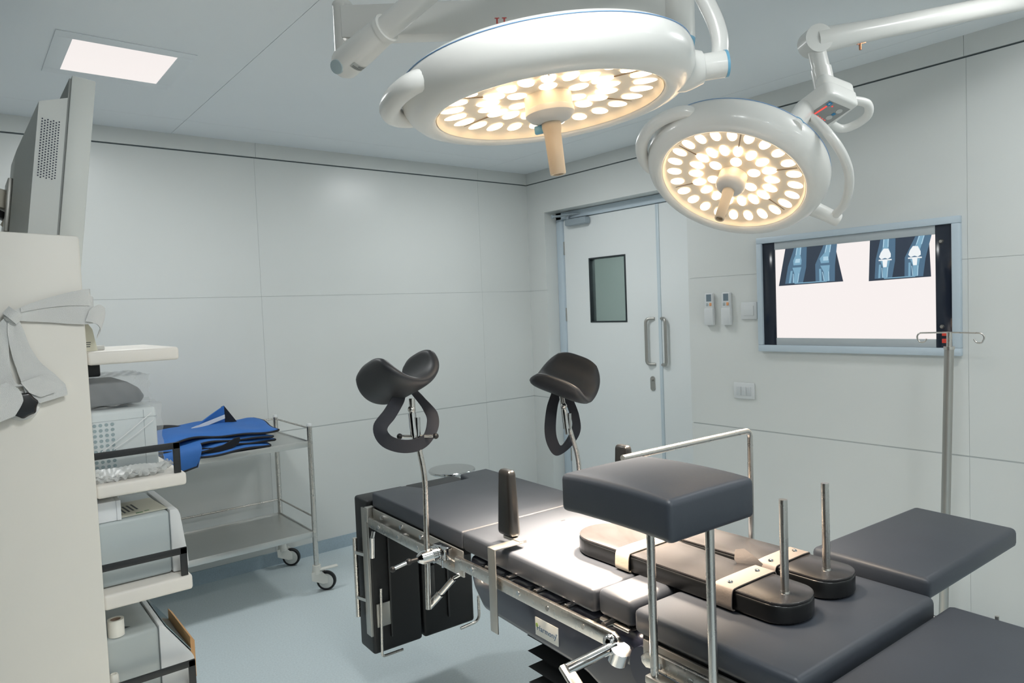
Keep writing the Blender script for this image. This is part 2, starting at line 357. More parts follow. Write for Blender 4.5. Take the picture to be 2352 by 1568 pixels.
# films: dark sheets with the bones as lighter glowing shapes
FD = mat('film_dark', (20, 26, 34), 0.3, emit=(44, 54, 68), es=1.0); FT = mat('film_tissue', (20, 30, 40), 0.3, emit=(78, 108, 132), es=1.0)
FB = mat('film_bone', (30, 40, 50), 0.3, emit=(122, 164, 188), es=1.0); FBL = mat('film_bone_edge', (30, 40, 50), 0.3, emit=(172, 205, 222), es=1.0); FW = mat('film_implant', (40, 40, 40), 0.3, emit=(236, 240, 242), es=1.0)
def film(y0, y1, z0, z1, label, implant, bend):
    t = thing('xray_film', label, 'x-ray film', (XW-0.0125, (y0+y1)/2, z0), 'knee films on the light box')
    W_, H_ = y0-y1, z1-z0
    def P(u, v): return (y0-u*W_-(bend*(1-v)*(u-0.5)*0.08), z0+v*H_)
    def poly(name, pts, m, lay, ang=30):
        d = MB(); d.prism([P(u, v) for u, v in pts], XW-0.0125-0.0004*(lay+1), XW-0.0122-0.0004*lay, 'x'); return build(d, name, m, t)
    poly('film_sheet', [(0, 0), (1, 0.03), (1, 1), (0, 1)], FD, 0)
    for c, lean in ((0.27, 0.02), (0.76, 0.13)):
        poly('soft_tissue', [(c-0.17, 0.05), (c+0.12, 0.05), (c+0.17, 0.45), (c+0.16+lean, 0.98), (c-0.10+lean, 0.98), (c-0.16, 0.5)], FT, 1)
        poly('thigh_bone', [(c-0.06, 0.52), (c+0.08, 0.52), (c+0.085, 0.64), (c+0.045+lean*0.6, 0.78), (c+0.05+lean, 0.98), (c-0.05+lean, 0.98), (c-0.05+lean*0.6, 0.78), (c-0.075, 0.64)], FB, 2)
        poly('shin_bone', [(c-0.075, 0.46), (c+0.085, 0.46), (c+0.06, 0.30), (c+0.035, 0.06), (c-0.035, 0.06), (c-0.03, 0.3)], FB, 2)
        poly('calf_bone', [(c-0.10, 0.38), (c-0.065, 0.38), (c-0.075, 0.06), (c-0.11, 0.06)], FB, 2)
        for s in (-1, 1): poly('bone_edge', [(c+s*0.032, 0.07), (c+s*0.042, 0.07), (c+s*0.055, 0.3), (c+s*0.045, 0.3)], FBL, 3); poly('bone_edge', [(c+s*0.045+lean, 0.97), (c+s*0.03+lean, 0.97), (c+s*0.035+lean*0.6, 0.78), (c+s*0.05+lean*0.6, 0.78)], FBL, 3)
        if implant:
            poly('implant', [(c-0.10, 0.56), (c-0.07, 0.66), (c-0.02, 0.75), (c+0.06, 0.74), (c+0.10, 0.62), (c+0.10, 0.54), (c+0.05, 0.50), (c, 0.53), (c-0.06, 0.50)], FW, 4)
            poly('implant', [(c-0.105, 0.465), (c+0.115, 0.465), (c+0.115, 0.495), (c-0.105, 0.495)], FW, 4); poly('implant', [(c-0.04, 0.465), (c+0.045, 0.465), (c+0.03, 0.31), (c-0.025, 0.31)], FW, 4)
        else: poly('kneecap', [(c-0.04+lean*0.2, 0.58), (c+0.05+lean*0.2, 0.58), (c+0.055+lean*0.2, 0.68), (c-0.03+lean*0.2, 0.68)], FBL, 4)
    poly('film_marker', [(0.26, 0.035), (0.76, 0.045), (0.76, 0.07), (0.26, 0.06)], FB, 5)
    return t
film(-2.296, -2.541, 1.541, 1.728, 'dark knee x-ray film without metal implants on the light box', False, 1.0)
film(-2.704, -2.946, 1.541, 1.728, 'dark knee x-ray film showing bright white metal implants on the light box', True, 0.2)
RS = mat('remote_screen', (112, 128, 138), 0.3); OR = mat('orange_button', (226, 160, 110), 0.4)
for y, lb in ((-1.842, 'slim white wall remote in holder, the one nearer the door'), (-1.950, 'slim white wall remote in holder, the one beside the white switch plate')):
    t = thing('remote_control', lb, 'remote control', (XW, y, 1.353), 'wall remotes by the door')
    d = MB(); wallbox(d, y-0.026, y+0.026, 1.353, 1.523, 0, 0.022, 0.006); body = build(d, 'remote_body', PALE, t)
    d = MB(); wallbox(d, y-0.018, y+0.013, 1.478, 1.516, 0.0215, 0.0228, 0); build(d, 'display', RS, t)
    d = MB(); wallbox(d, y-0.020, y-0.006, 1.453, 1.470, 0.0215, 0.024, 0.002); build(d, 'power_button', OR, t)
    d = MB(); wallbox(d, y+0.002, y+0.016, 1.453, 1.470, 0.0215, 0.0235, 0.002); build(d, 'mode_button', GREYP, t)
    d = MB(); wallbox(d, y-0.028, y+0.028, 1.348, 1.44, 0.0, 0.026, 0.004); build(d, 'holder', PALE, t)
t = thing('switch_plate', 'square white switch plate between the remotes and the light box', 'switch', (XW, -2.081, 1.377))
d = MB(); wallbox(d, -2.034, -2.128, 1.377, 1.466, 0, 0.010, 0.003); build(d, 'cover_plate', PALE, t)
d = MB(); wallbox(d, -2.052, -2.110, 1.396, 1.447, 0.0095, 0.013, 0.002); build(d, 'rocker', PALE, t)
t = thing('socket_plate', 'wide white socket plate low on the wall below the switch plate', 'socket', (XW, -2.04, 0.957))
d = MB(); wallbox(d, -1.979, -2.101, 0.957, 1.042, 0, 0.010, 0.003); build(d, 'cover_plate', PALE, t)
for y in (-2.010, -2.040, -2.070):
    d = MB(); wallbox(d, y-0.0135, y+0.0135, 0.975, 1.022, 0.0095, 0.0125, 0.002); build(d, 'socket_module', mat('module_plastic', (200, 204, 206), 0.4), t)
# ------------------------------------------------------------------ operating table (own frame: y = 0 at the leg end, -y towards the head)
TO = Vector((-2.0745, -1.81, 0)); T = Matrix.Translation(TO) @ Matrix.Rotation(-math.radians(2.4), 4, 'Z')
def W(*p): return T @ V(*p)
table = thing('operating_table', 'long black-padded operating table with steel side rails, lit by the lamps', 'operating table', W(0, -1.1, 0))
def tb(mb, name, m, parent=None, ang=38): return build(mb, name, m, parent or table, T, ang=ang)
d = MB(); d.prism([(-0.263, -0.640), (-0.263, -0.012), (-0.123, -0.008), (-0.088, -0.092), (0.117, -0.085), (0.128, -0.005), (0.262, 0.004), (0.262, -0.640)], 0.765, 0.82, 'z', 0.007, 3)
tb(d, 'leg_pad', VINYL)
d = MB(); d.prism([(-0.267, -1.219), (-0.263, -0.6405), (0.262, -0.6405), (0.262, -1.219), (0.10, -1.219), (0.10, -1.10), (-0.10, -1.10), (-0.10, -1.219)], 0.762, 0.8205, 'z', 0.012, 3)
tb(d, 'seat_pad', VINYL)
for x0, x1 in ((-0.258, -0.100), (0.100, 0.258)):
    d = MB(); d.box(x0, x1, -1.330, -1.222, 0.762, 0.821, 0.014, 3)
    for v in d.bm.verts: v.co.z += 0.004*math.sin(v.co.y*90)*(1 if v.co.z > 0.8 else 0)
    tb(d, 'kidney_pad', VINYL)
d = MB(); d.prism([(-0.268, -1.740), (-0.268, -1.346), (-0.107, -1.346), (-0.107, -1.46), (0.107, -1.46), (0.107, -1.346), (0.262, -1.346), (0.262, -1.738)], 0.765, 0.82, 'z', 0.014, 3)
tb(d, 'back_pad', VINYL)
d = MB(); d.box(-0.25, 0.30, -2.16, -1.748, 0.742, 0.797, 0.014, 3); tb(d, 'head_pad', VINYL)
# body under the pads
d = MB(); d.prism([(-0.655, 0.70), (-0.672, 0.655), (-0.722, 0.605), (-1.16, 0.594), (-1.30, 0.545), (-1.36, 0.55), (-1.372, 0.60), (-1.372, 0.72), (-1.35, 0.752), (-0.655, 0.752)], -0.252, 0.252, 'x', 0.022, 4)
tb(d, 'table_body', NAVY)
d = MB(); d.sphere((-0.250, -1.315, 0.70), 0.024, 0.6, 1, 1); d.cyl((-0.262, -1.376, 0.69), (-0.15, -1.376, 0.69), 0.05); tb(d, 'pivot_cover', NAVY)
d = MB(); d.box(-0.262, -0.16, -1.325, -1.232, 0.752, 0.760, 0.003); tb(d, 'bracket_plate', STEEL)
d = MB(); d.box(-0.255, 0.255, -0.64, -0.02, 0.745, 0.764, 0.004); d.box(-0.255, 0.255, -1.72, -1.36, 0.735, 0.764, 0.004); d.box(-0.22, 0.27, -2.14, -1.75, 0.715, 0.742, 0.004); tb(d, 'section_frame', RUBBER)
# rails
def rail(y0, y1, z0, z1, x, th=0.010, round0=False):
    d = MB()
    s = 1 if x > 0 else -1
    a, b = sorted((x, x-s*th))
    pts = [(y0, z0), (y1, z0), (y1, z1), (y0, z1)]
    d.prism(pts, a, b, 'x', 0.004, 2); return d
for s in (-1, 1):
    d = rail(-0.035, -0.690, 0.700, 0.737, s*0.293); r = tb(d, 'side_rail', STEEL)
    d = rail(-0.030, -0.655, 0.722, 0.766, s*0.272, 0.006); d.box(*sorted((s*0.293, s*0.262)), -0.03, -0.004, 0.715, 0.77, 0.002); tb(d, 'rail_bracket', STEELD)
    for y in (-0.12, -0.27, -0.41, -0.56):
        d = MB(); d.cyl((s*0.272, y, 0.751), (s*0.282, y, 0.751), 0.007); d.cyl((s*0.262, y, 0.72), (s*0.294, y, 0.72), 0.006); tb(d, 'rail_bolt', CHROME, r)
    d = MB(); d.prism([(-0.655, 0.705), (-0.690, 0.726), (-1.29, 0.726), (-1.315, 0.732), (-1.333, 0.745), (-1.33, 0.757), (-1.315, 0.764), (-0.655, 0.760)], *sorted((s*0.302, s*0.290)), axis='x', bev=0.003)
    r = tb(d, 'side_rail', STEEL)
    for y in (-0.75, -0.85, -0.97, -1.09, -1.22):
        d = MB(); d.cyl((s*0.25, y, 0.745), (s*0.304, y, 0.745), 0.0065); d.cyl((s*0.25, y-0.05, 0.758), (s*0.285, y-0.05, 0.758), 0.009); tb(d, 'rail_bolt', CHROME, r)
    d = MB(); d.prism([(-1.395, 0.742), (-1.41, 0.756), (-1.425, 0.762), (-1.75, 0.762), (-1.75, 0.727), (-1.43, 0.727), (-1.41, 0.722), (-1.398, 0.730)], *sorted((s*0.300, s*0.288)), axis='x', bev=0.003)
    r = tb(d, 'side_rail', STEEL)
    d = MB(); d.box(*sorted((s*0.262, s*0.270)), -1.72, -1.375, 0.715, 0.762, 0.002); tb(d, 'rail_bracket', STEELD)
    for y in (-1.45, -1.53, -1.66):
        d = MB(); d.cyl((s*0.255, y, 0.742), (s*0.302, y, 0.742), 0.007); tb(d, 'rail_bolt', CHROME, r)
# clamp with a small lever at the far rail's head end
d = MB(); d.bar((0.29, -1.70, 0.742), (0.29, -2.05, 0.742), 0.01, 0.03); d.box(0.27, 0.32, -1.93, -1.88, 0.72, 0.765, 0.004); d.cyl((0.30, -1.84, 0.75), (0.30, -1.84, 0.80), 0.004); d.bar((0.30, -1.80, 0.765), (0.30, -1.90, 0.752), 0.008, 0.006); tb(d, 'rail_clamp', STEELD)
# hanging leg plates
for i, (x0, x1) in enumerate(((-0.275, -0.066), (-0.058, 0.178))):
    d = MB(); d.prism([(x0, 0.195), (x0, 0.785), (x1, 0.785), (x1, 0.195)], 0.008, 0.13, 'y', 0.012, 3)
    pl = tb(d, 'leg_plate', RUBBER)
    if i == 0:
        d = MB(); d.box(-0.284, -0.274, 0.004, 0.046, 0.27, 0.757, 0.001); tb(d, 'plate_rail', STEELD, pl)
        d = MB(); d.cyl((-0.292, 0.098, 0.322), (-0.292, 0.098, 0.628), 0.009); d.bar((-0.292, 0.09, 0.575), (-0.272, 0.02, 0.575), 0.012, 0.012); d.bar((-0.292, 0.09, 0.40), (-0.272, 0.02, 0.40), 0.012, 0.012); tb(d, 'guide_rod', STEEL, pl)
        d = MB(); d.tube(fillet([(-0.245, -0.012, 0.452), (-0.252, -0.012, 0.192), (-0.165, -0.012, 0.192)], 0.012), 0.005); tb(d, 'retaining_hook', STEEL, pl)
        d = MB(); d.box(-0.26, -0.20, -0.002, 0.009, 0.30, 0.39, 0.002); tb(d, 'hook_plate', STEELD, pl)
        d = MB(); d.prism([(-0.205, 0.25), (-0.205, 0.68), (-0.198, 0.68), (-0.198, 0.25)], -0.004, 0.010, 'y', 0.001); tb(d, 'edge_strip', mat('dark_steel', (80, 80, 80), 0.4, metal=1.0), pl)
    else:
        d = MB(); d.tube(fillet([(0.192, -0.005, 0.30), (0.192, -0.005, 0.196), (0.10, -0.005, 0.190)], 0.03), 0.006); tb(d, 'retaining_hook', STEEL, pl)
        d = MB(); d.box(-0.03, -0.005, 0.0, 0.009, 0.36, 0.48, 0.003); d.box(0.05, 0.058, 0.0, 0.009, 0.25, 0.7, 0.002); tb(d, 'edge_strip', MATS['dark_steel'], pl)
# release levers
d = MB(); d.cyl((-0.285, -0.062, 0.690), (-0.292, -0.062, 0.662), 0.007); d.cyl((-0.292, -0.062, 0.668), (-0.292, -0.055, 0.592), 0.009); tb(d, 'release_lever', CHROME)
d = MB(); d.cyl((-0.285, -0.665, 0.705), (-0.300, -0.645, 0.690), 0.005); d.cyl((-0.300, -0.645, 0.690), (-0.315, -0.590, 0.632), 0.009); d.cyl((-0.315, -0.59, 0.632), (-0.33, -0.54, 0.580), 0.012); tb(d, 'release_lever', CHROME)
# crank
d = MB(); d.sphere((-0.315, -1.322, 0.752), 0.016); d.cyl((-0.312, -1.34, 0.715), (-0.312, -1.352, 0.745), 0.022); d.cyl((-0.312, -1.332, 0.744), (-0.45, -1.332, 0.738), 0.012, 0.012); tb(d, 'crank_shaft', CHROME)
d = MB(); d.bar((-0.448, -1.322, 0.745), (-0.448, -1.40, 0.690), 0.012, 0.028, (1, 0, 0), 0.004); d.bar((-0.448, -1.395, 0.695), (-0.448, -1.395, 0.60), 0.012, 0.026, (0, 1, 0), 0.004); tb(d, 'crank_arm', STEEL)
# name plate
d = MB(); d.box(-0.2545, -0.2515, -1.068, -0.975, 0.624, 0.672, 0.001); npl = tb(d, 'name_plate', mat('plate_white', (214, 216, 212), 0.4))
text('Harmony', 0.021, 'plate_lettering', mat('plate_blue', (70, 100, 130), 0.5), npl, T @ basis((-0.2548, -1.022, 0.646), (0, -1, 0), (0, 0, 1)))
text('+', 0.012, 'plate_lettering', MATS['plate_blue'], npl, T @ basis((-0.2548, -1.0625, 0.652), (0, -1, 0), (0, 0, 1)))
d = MB(); d.prism([(-0.979-0.004+0.005*math.cos(a), 0.652+0.006*math.sin(a)) for a in [i*math.pi/4 for i in range(8)]], -0.2552, -0.2540, 'x'); tb(d, 'plate_mark', mat('leaf_green', (150, 178, 80), 0.5), npl)
# bellows and base
t_ = MB(); prof = []
d = MB(); z = 0.59; k = 0
rings = []
while z > 0.14:
    rings.append((z, 0.17)); rings.append((z-0.0225, 0.203)); z -= 0.045
for (z0, a0), (z1, a1) in zip(rings, rings[1:]):
    y0a, y1a, y0b, y1b = -1.07-a0, -1.07+a0, -1.07-a1, -1.07+a1
    vs = [(-a0, y0a, z0), (a0, y0a, z0), (a0, y1a, z0), (-a0, y1a, z0), (-a1, y0b, z1), (a1, y0b, z1), (a1, y1b, z1), (-a1, y1b, z1)]
    d.add(vs, [(0, 1, 5, 4), (1, 2, 6, 5), (2, 3, 7, 6), (3, 0, 4, 7)])
bmesh.ops.remove_doubles(d.bm, verts=d.bm.verts, dist=1e-5); tb(d, 'bellows', RUBBER)
d = MB(); d.box(-0.26, 0.26, -1.62, -0.62, 0.03, 0.15, 0.03, 4); tb(d, 'table_base', WHITEP)
for x in (-0.2, 0.2):
    for y in (-0.7, -1.54):
        d = MB(); d.cyl((x-0.02, y, 0.028), (x+0.02, y, 0.028), 0.028); tb(d, 'base_caster', RUBBER)
# scuffs on the pads
d = MB(); d.box(0.02, 0.036, -0.768, -0.763, 0.8204, 0.8208); tb(d, 'pad_scuff', mat('scuff_dark', (28, 27, 28), 0.5))
# ------------------------------------------------------------------ side supports
for s, x, y, yb, top, lb in ((-1, -0.215, -0.818, -0.868, 1.030, 'upright black side support on a steel strap on the near rail of the table'), (1, 0.245, -0.818, -0.868, 1.032, 'upright black side support on the far rail, mostly hidden behind the raised arm pad')):
    t = thing('side_support', lb, 'side support', W(s*0.31, yb, 0.60), 'side supports on the table rails')
    d = MB(); d.prism([(x+0.018*sx*(1.0 if zz < 0.9 else 0.82), y+sy*(0.036 if zz < 0.9 else 0.027)) for sx, sy, zz in ()] or [(x-0.02, y-0.036), (x+0.02, y-0.036), (x+0.02, y+0.036), (x-0.02, y+0.036)], 0.842, top, 'z', 0.014, 4)
    for v in d.bm.verts:
        k = 1.0-0.26*(v.co.z-0.842)/0.19; v.co.x = x+(v.co.x-x)*k; v.co.y = y+(v.co.y-y)*k
    build(d, 'support_pad', PADGL, t, T)
    d = MB(); d.bar((s*0.311, yb, 0.608), (s*0.311, yb, 0.838), 0.034, 0.004, (1, 0, 0), 0.001); d.bar((s*0.313, yb, 0.8375), (s*0.215, yb, 0.8375), 0.034, 0.004, (0, 0, 1), 0.001); d.box(*sorted((x-0.012, x+0.012)), yb-0.015, y+0.012, 0.834, 0.842)
    build(d, 'support_strap', STEELD, t, T)
# ------------------------------------------------------------------ raised arm pad on two rods
t = thing('raised_arm_pad', 'square black padded rest raised on two steel rods above the table', 'arm rest', W(-0.315, -1.52, 0.72))
c4 = [W(-0.600, -1.318, 0), W(-0.345, -1.318, 0), W(-0.345, -1.633, 0), W(-0.600, -1.633, 0)]
def cushion(u, v):
    return None
d = MB(); d.box(-0.450, -0.212, -1.622, -1.334, 1.072, 1.149, 0.012, 4)
bmesh.ops.subdivide_edges(d.bm, edges=[e for e in d.bm.edges if e.calc_length() > 0.15], cuts=7, use_grid_fill=True)
for v in d.bm.verts:
    u = (v.co.x+0.331)/0.12; w_ = (v.co.y+1.478)/0.144
    f = max(0, 1-u*u)*max(0, 1-w_*w_)
    if v.co.z > 1.14: v.co.z += 0.009*f
    v.co.z += -0.004*(abs(w_)**3)
build(d, 'arm_cushion', VINYL, t, T)
for y in (-1.450, -1.596):
    d = MB(); d.cyl((-0.316, y, 0.725), (-0.316, y, 1.082), 0.0085, seg=18); build(d, 'support_rod', STEEL, t, T)
d = MB(); d.box(-0.330, -0.302, -1.615, -1.435, 0.712, 0.728, 0.003); build(d, 'rod_clamp', STEELD, t, T)
# ------------------------------------------------------------------ bent tube screen frame
t = build(MB().tube(fillet([(0.30, -1.247, 0.715), (0.30, -1.252, 1.122), (-0.19, -1.252, 1.122)], 0.022), 0.0078, 16), 'screen_bar', STEEL, None, T)
tag(t, 'bent steel tube rising from the far rail and turning over the table', 'screen bar')
# ------------------------------------------------------------------ padded boards lying on the table
STRAP = mat('strap_leather', (122, 114, 108), 0.6, bump=0.05, bscale=200)
def board(cx0, cx1, w0, w1, y0, y1, peg, label, strap_y, far_strap):
    t = thing('padded_board', label, 'padded board', W((cx0+cx1)/2, (y0+y1)/2, 0.822), 'narrow padded boards on the table')
    pts = []
    for i in range(17): a = math.pi*i/16; pts.append((cx0+w0*math.cos(a), y0-w0+w0*math.sin(a)))
    for i in range(17): a = math.pi+math.pi*i/16; pts.append((cx1+w1*math.cos(a), y1+w1*0.75+w1*0.75*math.sin(a)))
    d = MB(); d.prism(pts, 0.8225, 0.862, 'z', 0.008, 3); build(d, 'board_pad', PADGL, t, T)
    d = MB(); d.prism([(x*1+((cx0+cx1)/2-x)*0.02, y) for x, y in pts], 0.861, 0.8675, 'z', 0.003, 2); build(d, 'board_top', VINYLG, t, T)
    d = MB(); d.cyl((peg[0], peg[1], 0.866), (peg[0], peg[1], 1.064), 0.0085, seg=18); d.lathe([(0, 0), (0.010, 0), (0.009, 0.004), (0, 0.004)], (peg[0], peg[1], 0.8672), (0, 0, 1), 20); build(d, 'peg', STEEL, t, T)
    def stp(y, hw, name, m, rivets):
        d = MB(); cx = cx0+(cx1-cx0)*(y-y0)/(y1-y0); hwid = w0+(w1-w0)*(y-y0)/(y1-y0)
        path = [(cx-hwid*0.8, 0.8235), (cx-hwid-0.006, 0.826), (cx-hwid-0.008, 0.845), (cx-hwid-0.004, 0.866), (cx-hwid+0.01, 0.8705), (cx, 0.8712), (cx+hwid-0.01, 0.8705), (cx+hwid+0.004, 0.866), (cx+hwid+0.008, 0.845), (cx+hwid+0.006, 0.826), (cx+hwid*0.8, 0.8235)]
        d.ribbon([(a, y, b) for a, b in path], (0, 1, 0), hw, 0.0025, 60); st = build(d, name, m, t, T)
        for rx in rivets:
            d = MB(); d.lathe([(0.0065, 0), (0.006, 0.002), (0.003, 0.0035), (0, 0.004)], (cx+rx, y, 0.8722), (0, 0, 1), 20); build(d, 'rivet', CHROME, st, T)
        return st
    if far_strap: stp(strap_y, 0.045, 'strap', mat('strap_painted_lit', (176, 166, 150), 0.6, bump=0.05, bscale=200), [])  # lamplight put into the colour: a paler copy of the strap leather
    st = stp(-1.478 if far_strap else -1.462, 0.05, 'strap', STRAP, [-0.052, 0.045])
    return t
b1 = board(-0.045, -0.052, 0.088, 0.070, -0.968, -1.628, (-0.056, -1.579), 'padded board with steel peg and a strap coloured as if lamplit, on the side nearer the camera', -1.185, True)
b2 = board(0.112, 0.126, 0.066, 0.066, -0.985, -1.622, (0.123, -1.568), 'padded board with steel peg, lying on the far half of the table', -1.2, False)
d = MB(); d.ribbon([(0.052, -1.452, 0.842), (0.036, -1.438, 0.860), (0.026, -1.425, 0.878), (0.024, -1.412, 0.898)], (0.72, -0.69, 0.10), [0.05, 0.054, 0.050, 0.018], 0.0025, 24); build(d, 'strap_end', STRAP, b2, T)
# ------------------------------------------------------------------ arm board at the far side
t = thing('arm_board', 'wide black padded arm board sticking out from the far side of the table', 'arm board', W(0.56, -1.57, 0.70))
d = MB(); d.prism([(0.292, -1.712), (0.30, -1.425), (0.842, -1.437), (0.822, -1.708)], 0.790, 0.842, 'z', 0.014, 3); build(d, 'board_cushion', VINYL, t, T)
d = MB(); d.box(0.30, 0.78, -1.66, -1.49, 0.772, 0.790, 0.003); build(d, 'board_plate', RUBBER, t, T)
d = MB(); d.box(0.285, 0.34, -1.62, -1.53, 0.70, 0.775, 0.004); build(d, 'board_bracket', STEELD, t, T)
# ------------------------------------------------------------------ leg holders (stirrups)
def stirrup(label, rod, top, ax, lat, up, th0, th1, R_=0.105, L_=0.115, Lf=0.4):
    """rod: list of world points bottom -> top; cradle frame: ax along the leg, lat across, up"""
    t = thing('leg_holder', label, 'leg holder', rod[0], 'leg holders clamped to the table rails')
    d = MB(); d.tube(fillet(rod, 0.04, 8), 0.0085, 16); rd = build(d, 'holder_rod', STEEL, t)
    ax, up, lat = V(ax).normalized(), V(up), V(lat); lat = (lat-ax*lat.dot(ax)).normalized(); k = ax.cross(lat).normalized(); up = k if k.dot(up) > 0 else -k
    o = V(top)
    def P(a, l, u): return o+ax*a+lat*l+up*u
    # ball joint stack
    p = V(rod[-1])
    d = MB(); d.cyl(p, o-up*0.012, 0.010, 0.009, 18); d.sphere(p+(o-p)*0.35, 0.012); build(d, 'ball_joint', STEEL, t)
    # cradle
    def fn(u, v):
        uu, vv = u*2-1, v*2-1
        # round the outline of the sheet
        q = 1-Lf*abs(uu)**3.2; e = 1-0.10*abs(vv)**3
        a = th0+(th1-th0)*u if True else 0
        a = a*e
        return P(vv*L_*q, R_*math.sin(a), R_*(1-math.cos(a))+0.018)
    def thk(u, v):
        m = max(abs(u*2-1), abs(v*2-1)); return 0.036*math.sqrt(max(0.02, 1-m**5))
    d = MB(); d.sheet(fn, 44, 26, thk); cr = build(d, 'leg_cradle', mat('cradle_black', (40, 42, 46), 0.48), t, ang=70)
    return t, P
RSTR = mat('webbing', (30, 33, 42), 0.7, bump=0.06, bscale=500)
def ppath(*a): return [V(p) for p in a]
S1 = [W(-0.346, -0.565, 0.584), W(-0.332, -0.555, 0.985), W(-0.352, -0.530, 1.165)]
t1, P1 = stirrup('black leg cradle on a bent steel rod clamped to the near rail', S1, W(-0.352, -0.522, 1.232), (-0.10, 1, -0.38), (1, 0, 0.30), (0, 0, 1), -math.radians(112), math.radians(92), 0.088, 0.112, 0.35)
S2 = [W(0.305, -0.548, 0.66), W(0.300, -0.536, 0.945), W(0.270, -0.506, 1.10)]
t2, P2 = stirrup('black leg cradle on a bent rod on the far rail, against the door', S2, W(0.268, -0.498, 1.172), (-0.50, 0.85, 0.35), (0.85, 0.5, 0.28), (0, 0, 1), -math.radians(78), math.radians(85), 0.105, 0.115, 0.35)
def joint_parts(t, a, b, s, handle=True):
    a, b = V(a), V(b)
    d = MB(); d.cyl(a-(b-a).normalized()*0.055, a+(b-a).normalized()*0.012, 0.0115, seg=18); d.cyl(a-(b-a).normalized()*0.075+Vector((0, 0, 0)), a-(b-a).normalized()*0.015, 0.008, seg=16)
    d.cyl(a+Vector((0.010, -0.012, 0.0)), a+Vector((0.010, -0.012, -0.075)), 0.008, seg=14); build(d, 'tilt_clamp', CHROME, t)
joint_parts(t1, W(-0.352, -0.53, 1.165), W(-0.352, -0.522, 1.232), 1); joint_parts(t2, W(0.270, -0.506, 1.10), W(0.268, -0.498, 1.172), 1)
d = MB(); a, b = W(-0.385, -0.505, 1.108), W(-0.300, -0.575, 1.106); d.cyl(a, b, 0.0045, seg=12); tb1 = build(d, 'tee_handle', STEEL, t1)
d = MB(); d.sphere(a, 0.009); d.sphere(b, 0.009); build(d, 'ball_knob', RUBBER, tb1)
# rail clamps
d = MB(); c0, c1 = W(-0.372, -0.560, 0.742), W(-0.296, -0.575, 0.750); dd = (c1-c0).normalized()
d.cyl(c0, c0+dd*0.012, 0.012, 0.020, 20); d.cyl(c0+dd*0.012, c0+dd*0.045, 0.020, 0.022, 24); d.cyl(c0+dd*0.045, c0+dd*0.058, 0.026, seg=24); d.cyl(c0+dd*0.060, c1, 0.023, seg=24)
d.box(-0.312, -0.284, -0.615, -0.545, 0.735, 0.772, 0.004, m=T); d.cyl(W(-0.31, -0.60, 0.735), W(-0.31, -0.60, 0.712), 0.004); cl = build(d, 'rail_clamp', CHROME, t1)
d = MB(); d.cyl(c0, c0-dd*0.02, 0.006); d.sphere(c0-dd*0.028, 0.010); d.sphere(c0-dd*0.078+Vector((0, 0, -0.008)), 0.009); build(d, 'ball_knob', RUBBER, cl)
d = MB(); d.cyl(c0-dd*0.03, c0-dd*0.074+Vector((0, 0, -0.007)), 0.006); build(d, 'clamp_lever', CHROME, cl)
d = MB(); d.cyl(W(0.283, -0.545, 0.745), W(0.345, -0.545, 0.745), 0.022); build(d, 'rail_clamp', CHROME, t2)
# webbing straps hanging in loops
d = MB(); Q = lambda x, y, z: W(x, y, z)
def strap_loop(t, pts, wd, w):
    d = MB(); d.ribbon(pts, wd, w, 0.003, 70); return build(d, 'strap', RSTR, t)
VW = T.to_3x3().inverted() @ Vector((0.623, 0.781, -0.046)); VW = Vector((-VW.x, -VW.y, 0)).normalized()   # towards the viewer side, in the table frame
def lp(pts): return [W(*p) for p in pts]
SIDE = T.to_3x3() @ Vector((0.62, 0.78, 0.05)); SIDEP = T.to_3x3() @ Vector((0.75, -0.62, 0.15))
sp1 = [(-0.365, -0.490, 1.245), (-0.391, -0.522, 1.225), (-0.429, -0.535, 1.185), (-0.462, -0.536, 1.148), (-0.448, -0.546, 1.108), (-0.393, -0.553, 1.085), (-0.330, -0.553, 1.090), (-0.282, -0.526, 1.130), (-0.268, -0.493, 1.168), (-0.294, -0.47, 1.215), (-0.320, -0.465, 1.245)]
NW = T.to_3x3().inverted() @ Vector((0, 0, 1))
wd1 = [T.to_3x3() @ V(v) for v in [(0.7, 0.3, -0.5), (0.75, 0.0, -0.6), (0.75, -0.1, -0.6), (0.8, -0.4, -0.3), (0.5, -0.5, 0.75), (0.1, -0.3, 1), (-0.1, -0.2, 1), (-0.6, 0.3, 0.6), (-0.8, 0.5, 0.1), (-0.75, 0.5, 0.3), (-0.7, 0.5, 0.3)]]
strap_loop(t1, lp(sp1), [w if i < 4 else w for i, w in enumerate(wd1)], 0.042)
sp2 = [(0.290, -0.450, 1.19), (0.300, -0.430, 1.166), (0.280, -0.424, 1.113), (0.258, -0.435, 1.037), (0.262, -0.442, 0.985), (0.285, -0.45, 0.955), (0.339, -0.451, 0.985), (0.385, -0.435, 1.027), (0.394, -0.411, 1.082), (0.375, -0.405, 1.132), (0.355, -0.41, 1.17)]
wd2 = [T.to_3x3() @ V(v) for v in [(0.7, -0.5, 0.1), (0.7, -0.5, 0.1), (0.7, -0.5, 0.1), (0.75, -0.55, 0), (0.7, -0.5, 0.4), (0.4, -0.3, 0.9), (-0.2, 0.1, 1), (-0.5, 0.3, 0.6), (-0.6, 0.5, 0.3), (-0.6, 0.5, 0.2), (-0.6, 0.5, 0.2)]]
strap_loop(t2, lp(sp2), wd2, 0.042)
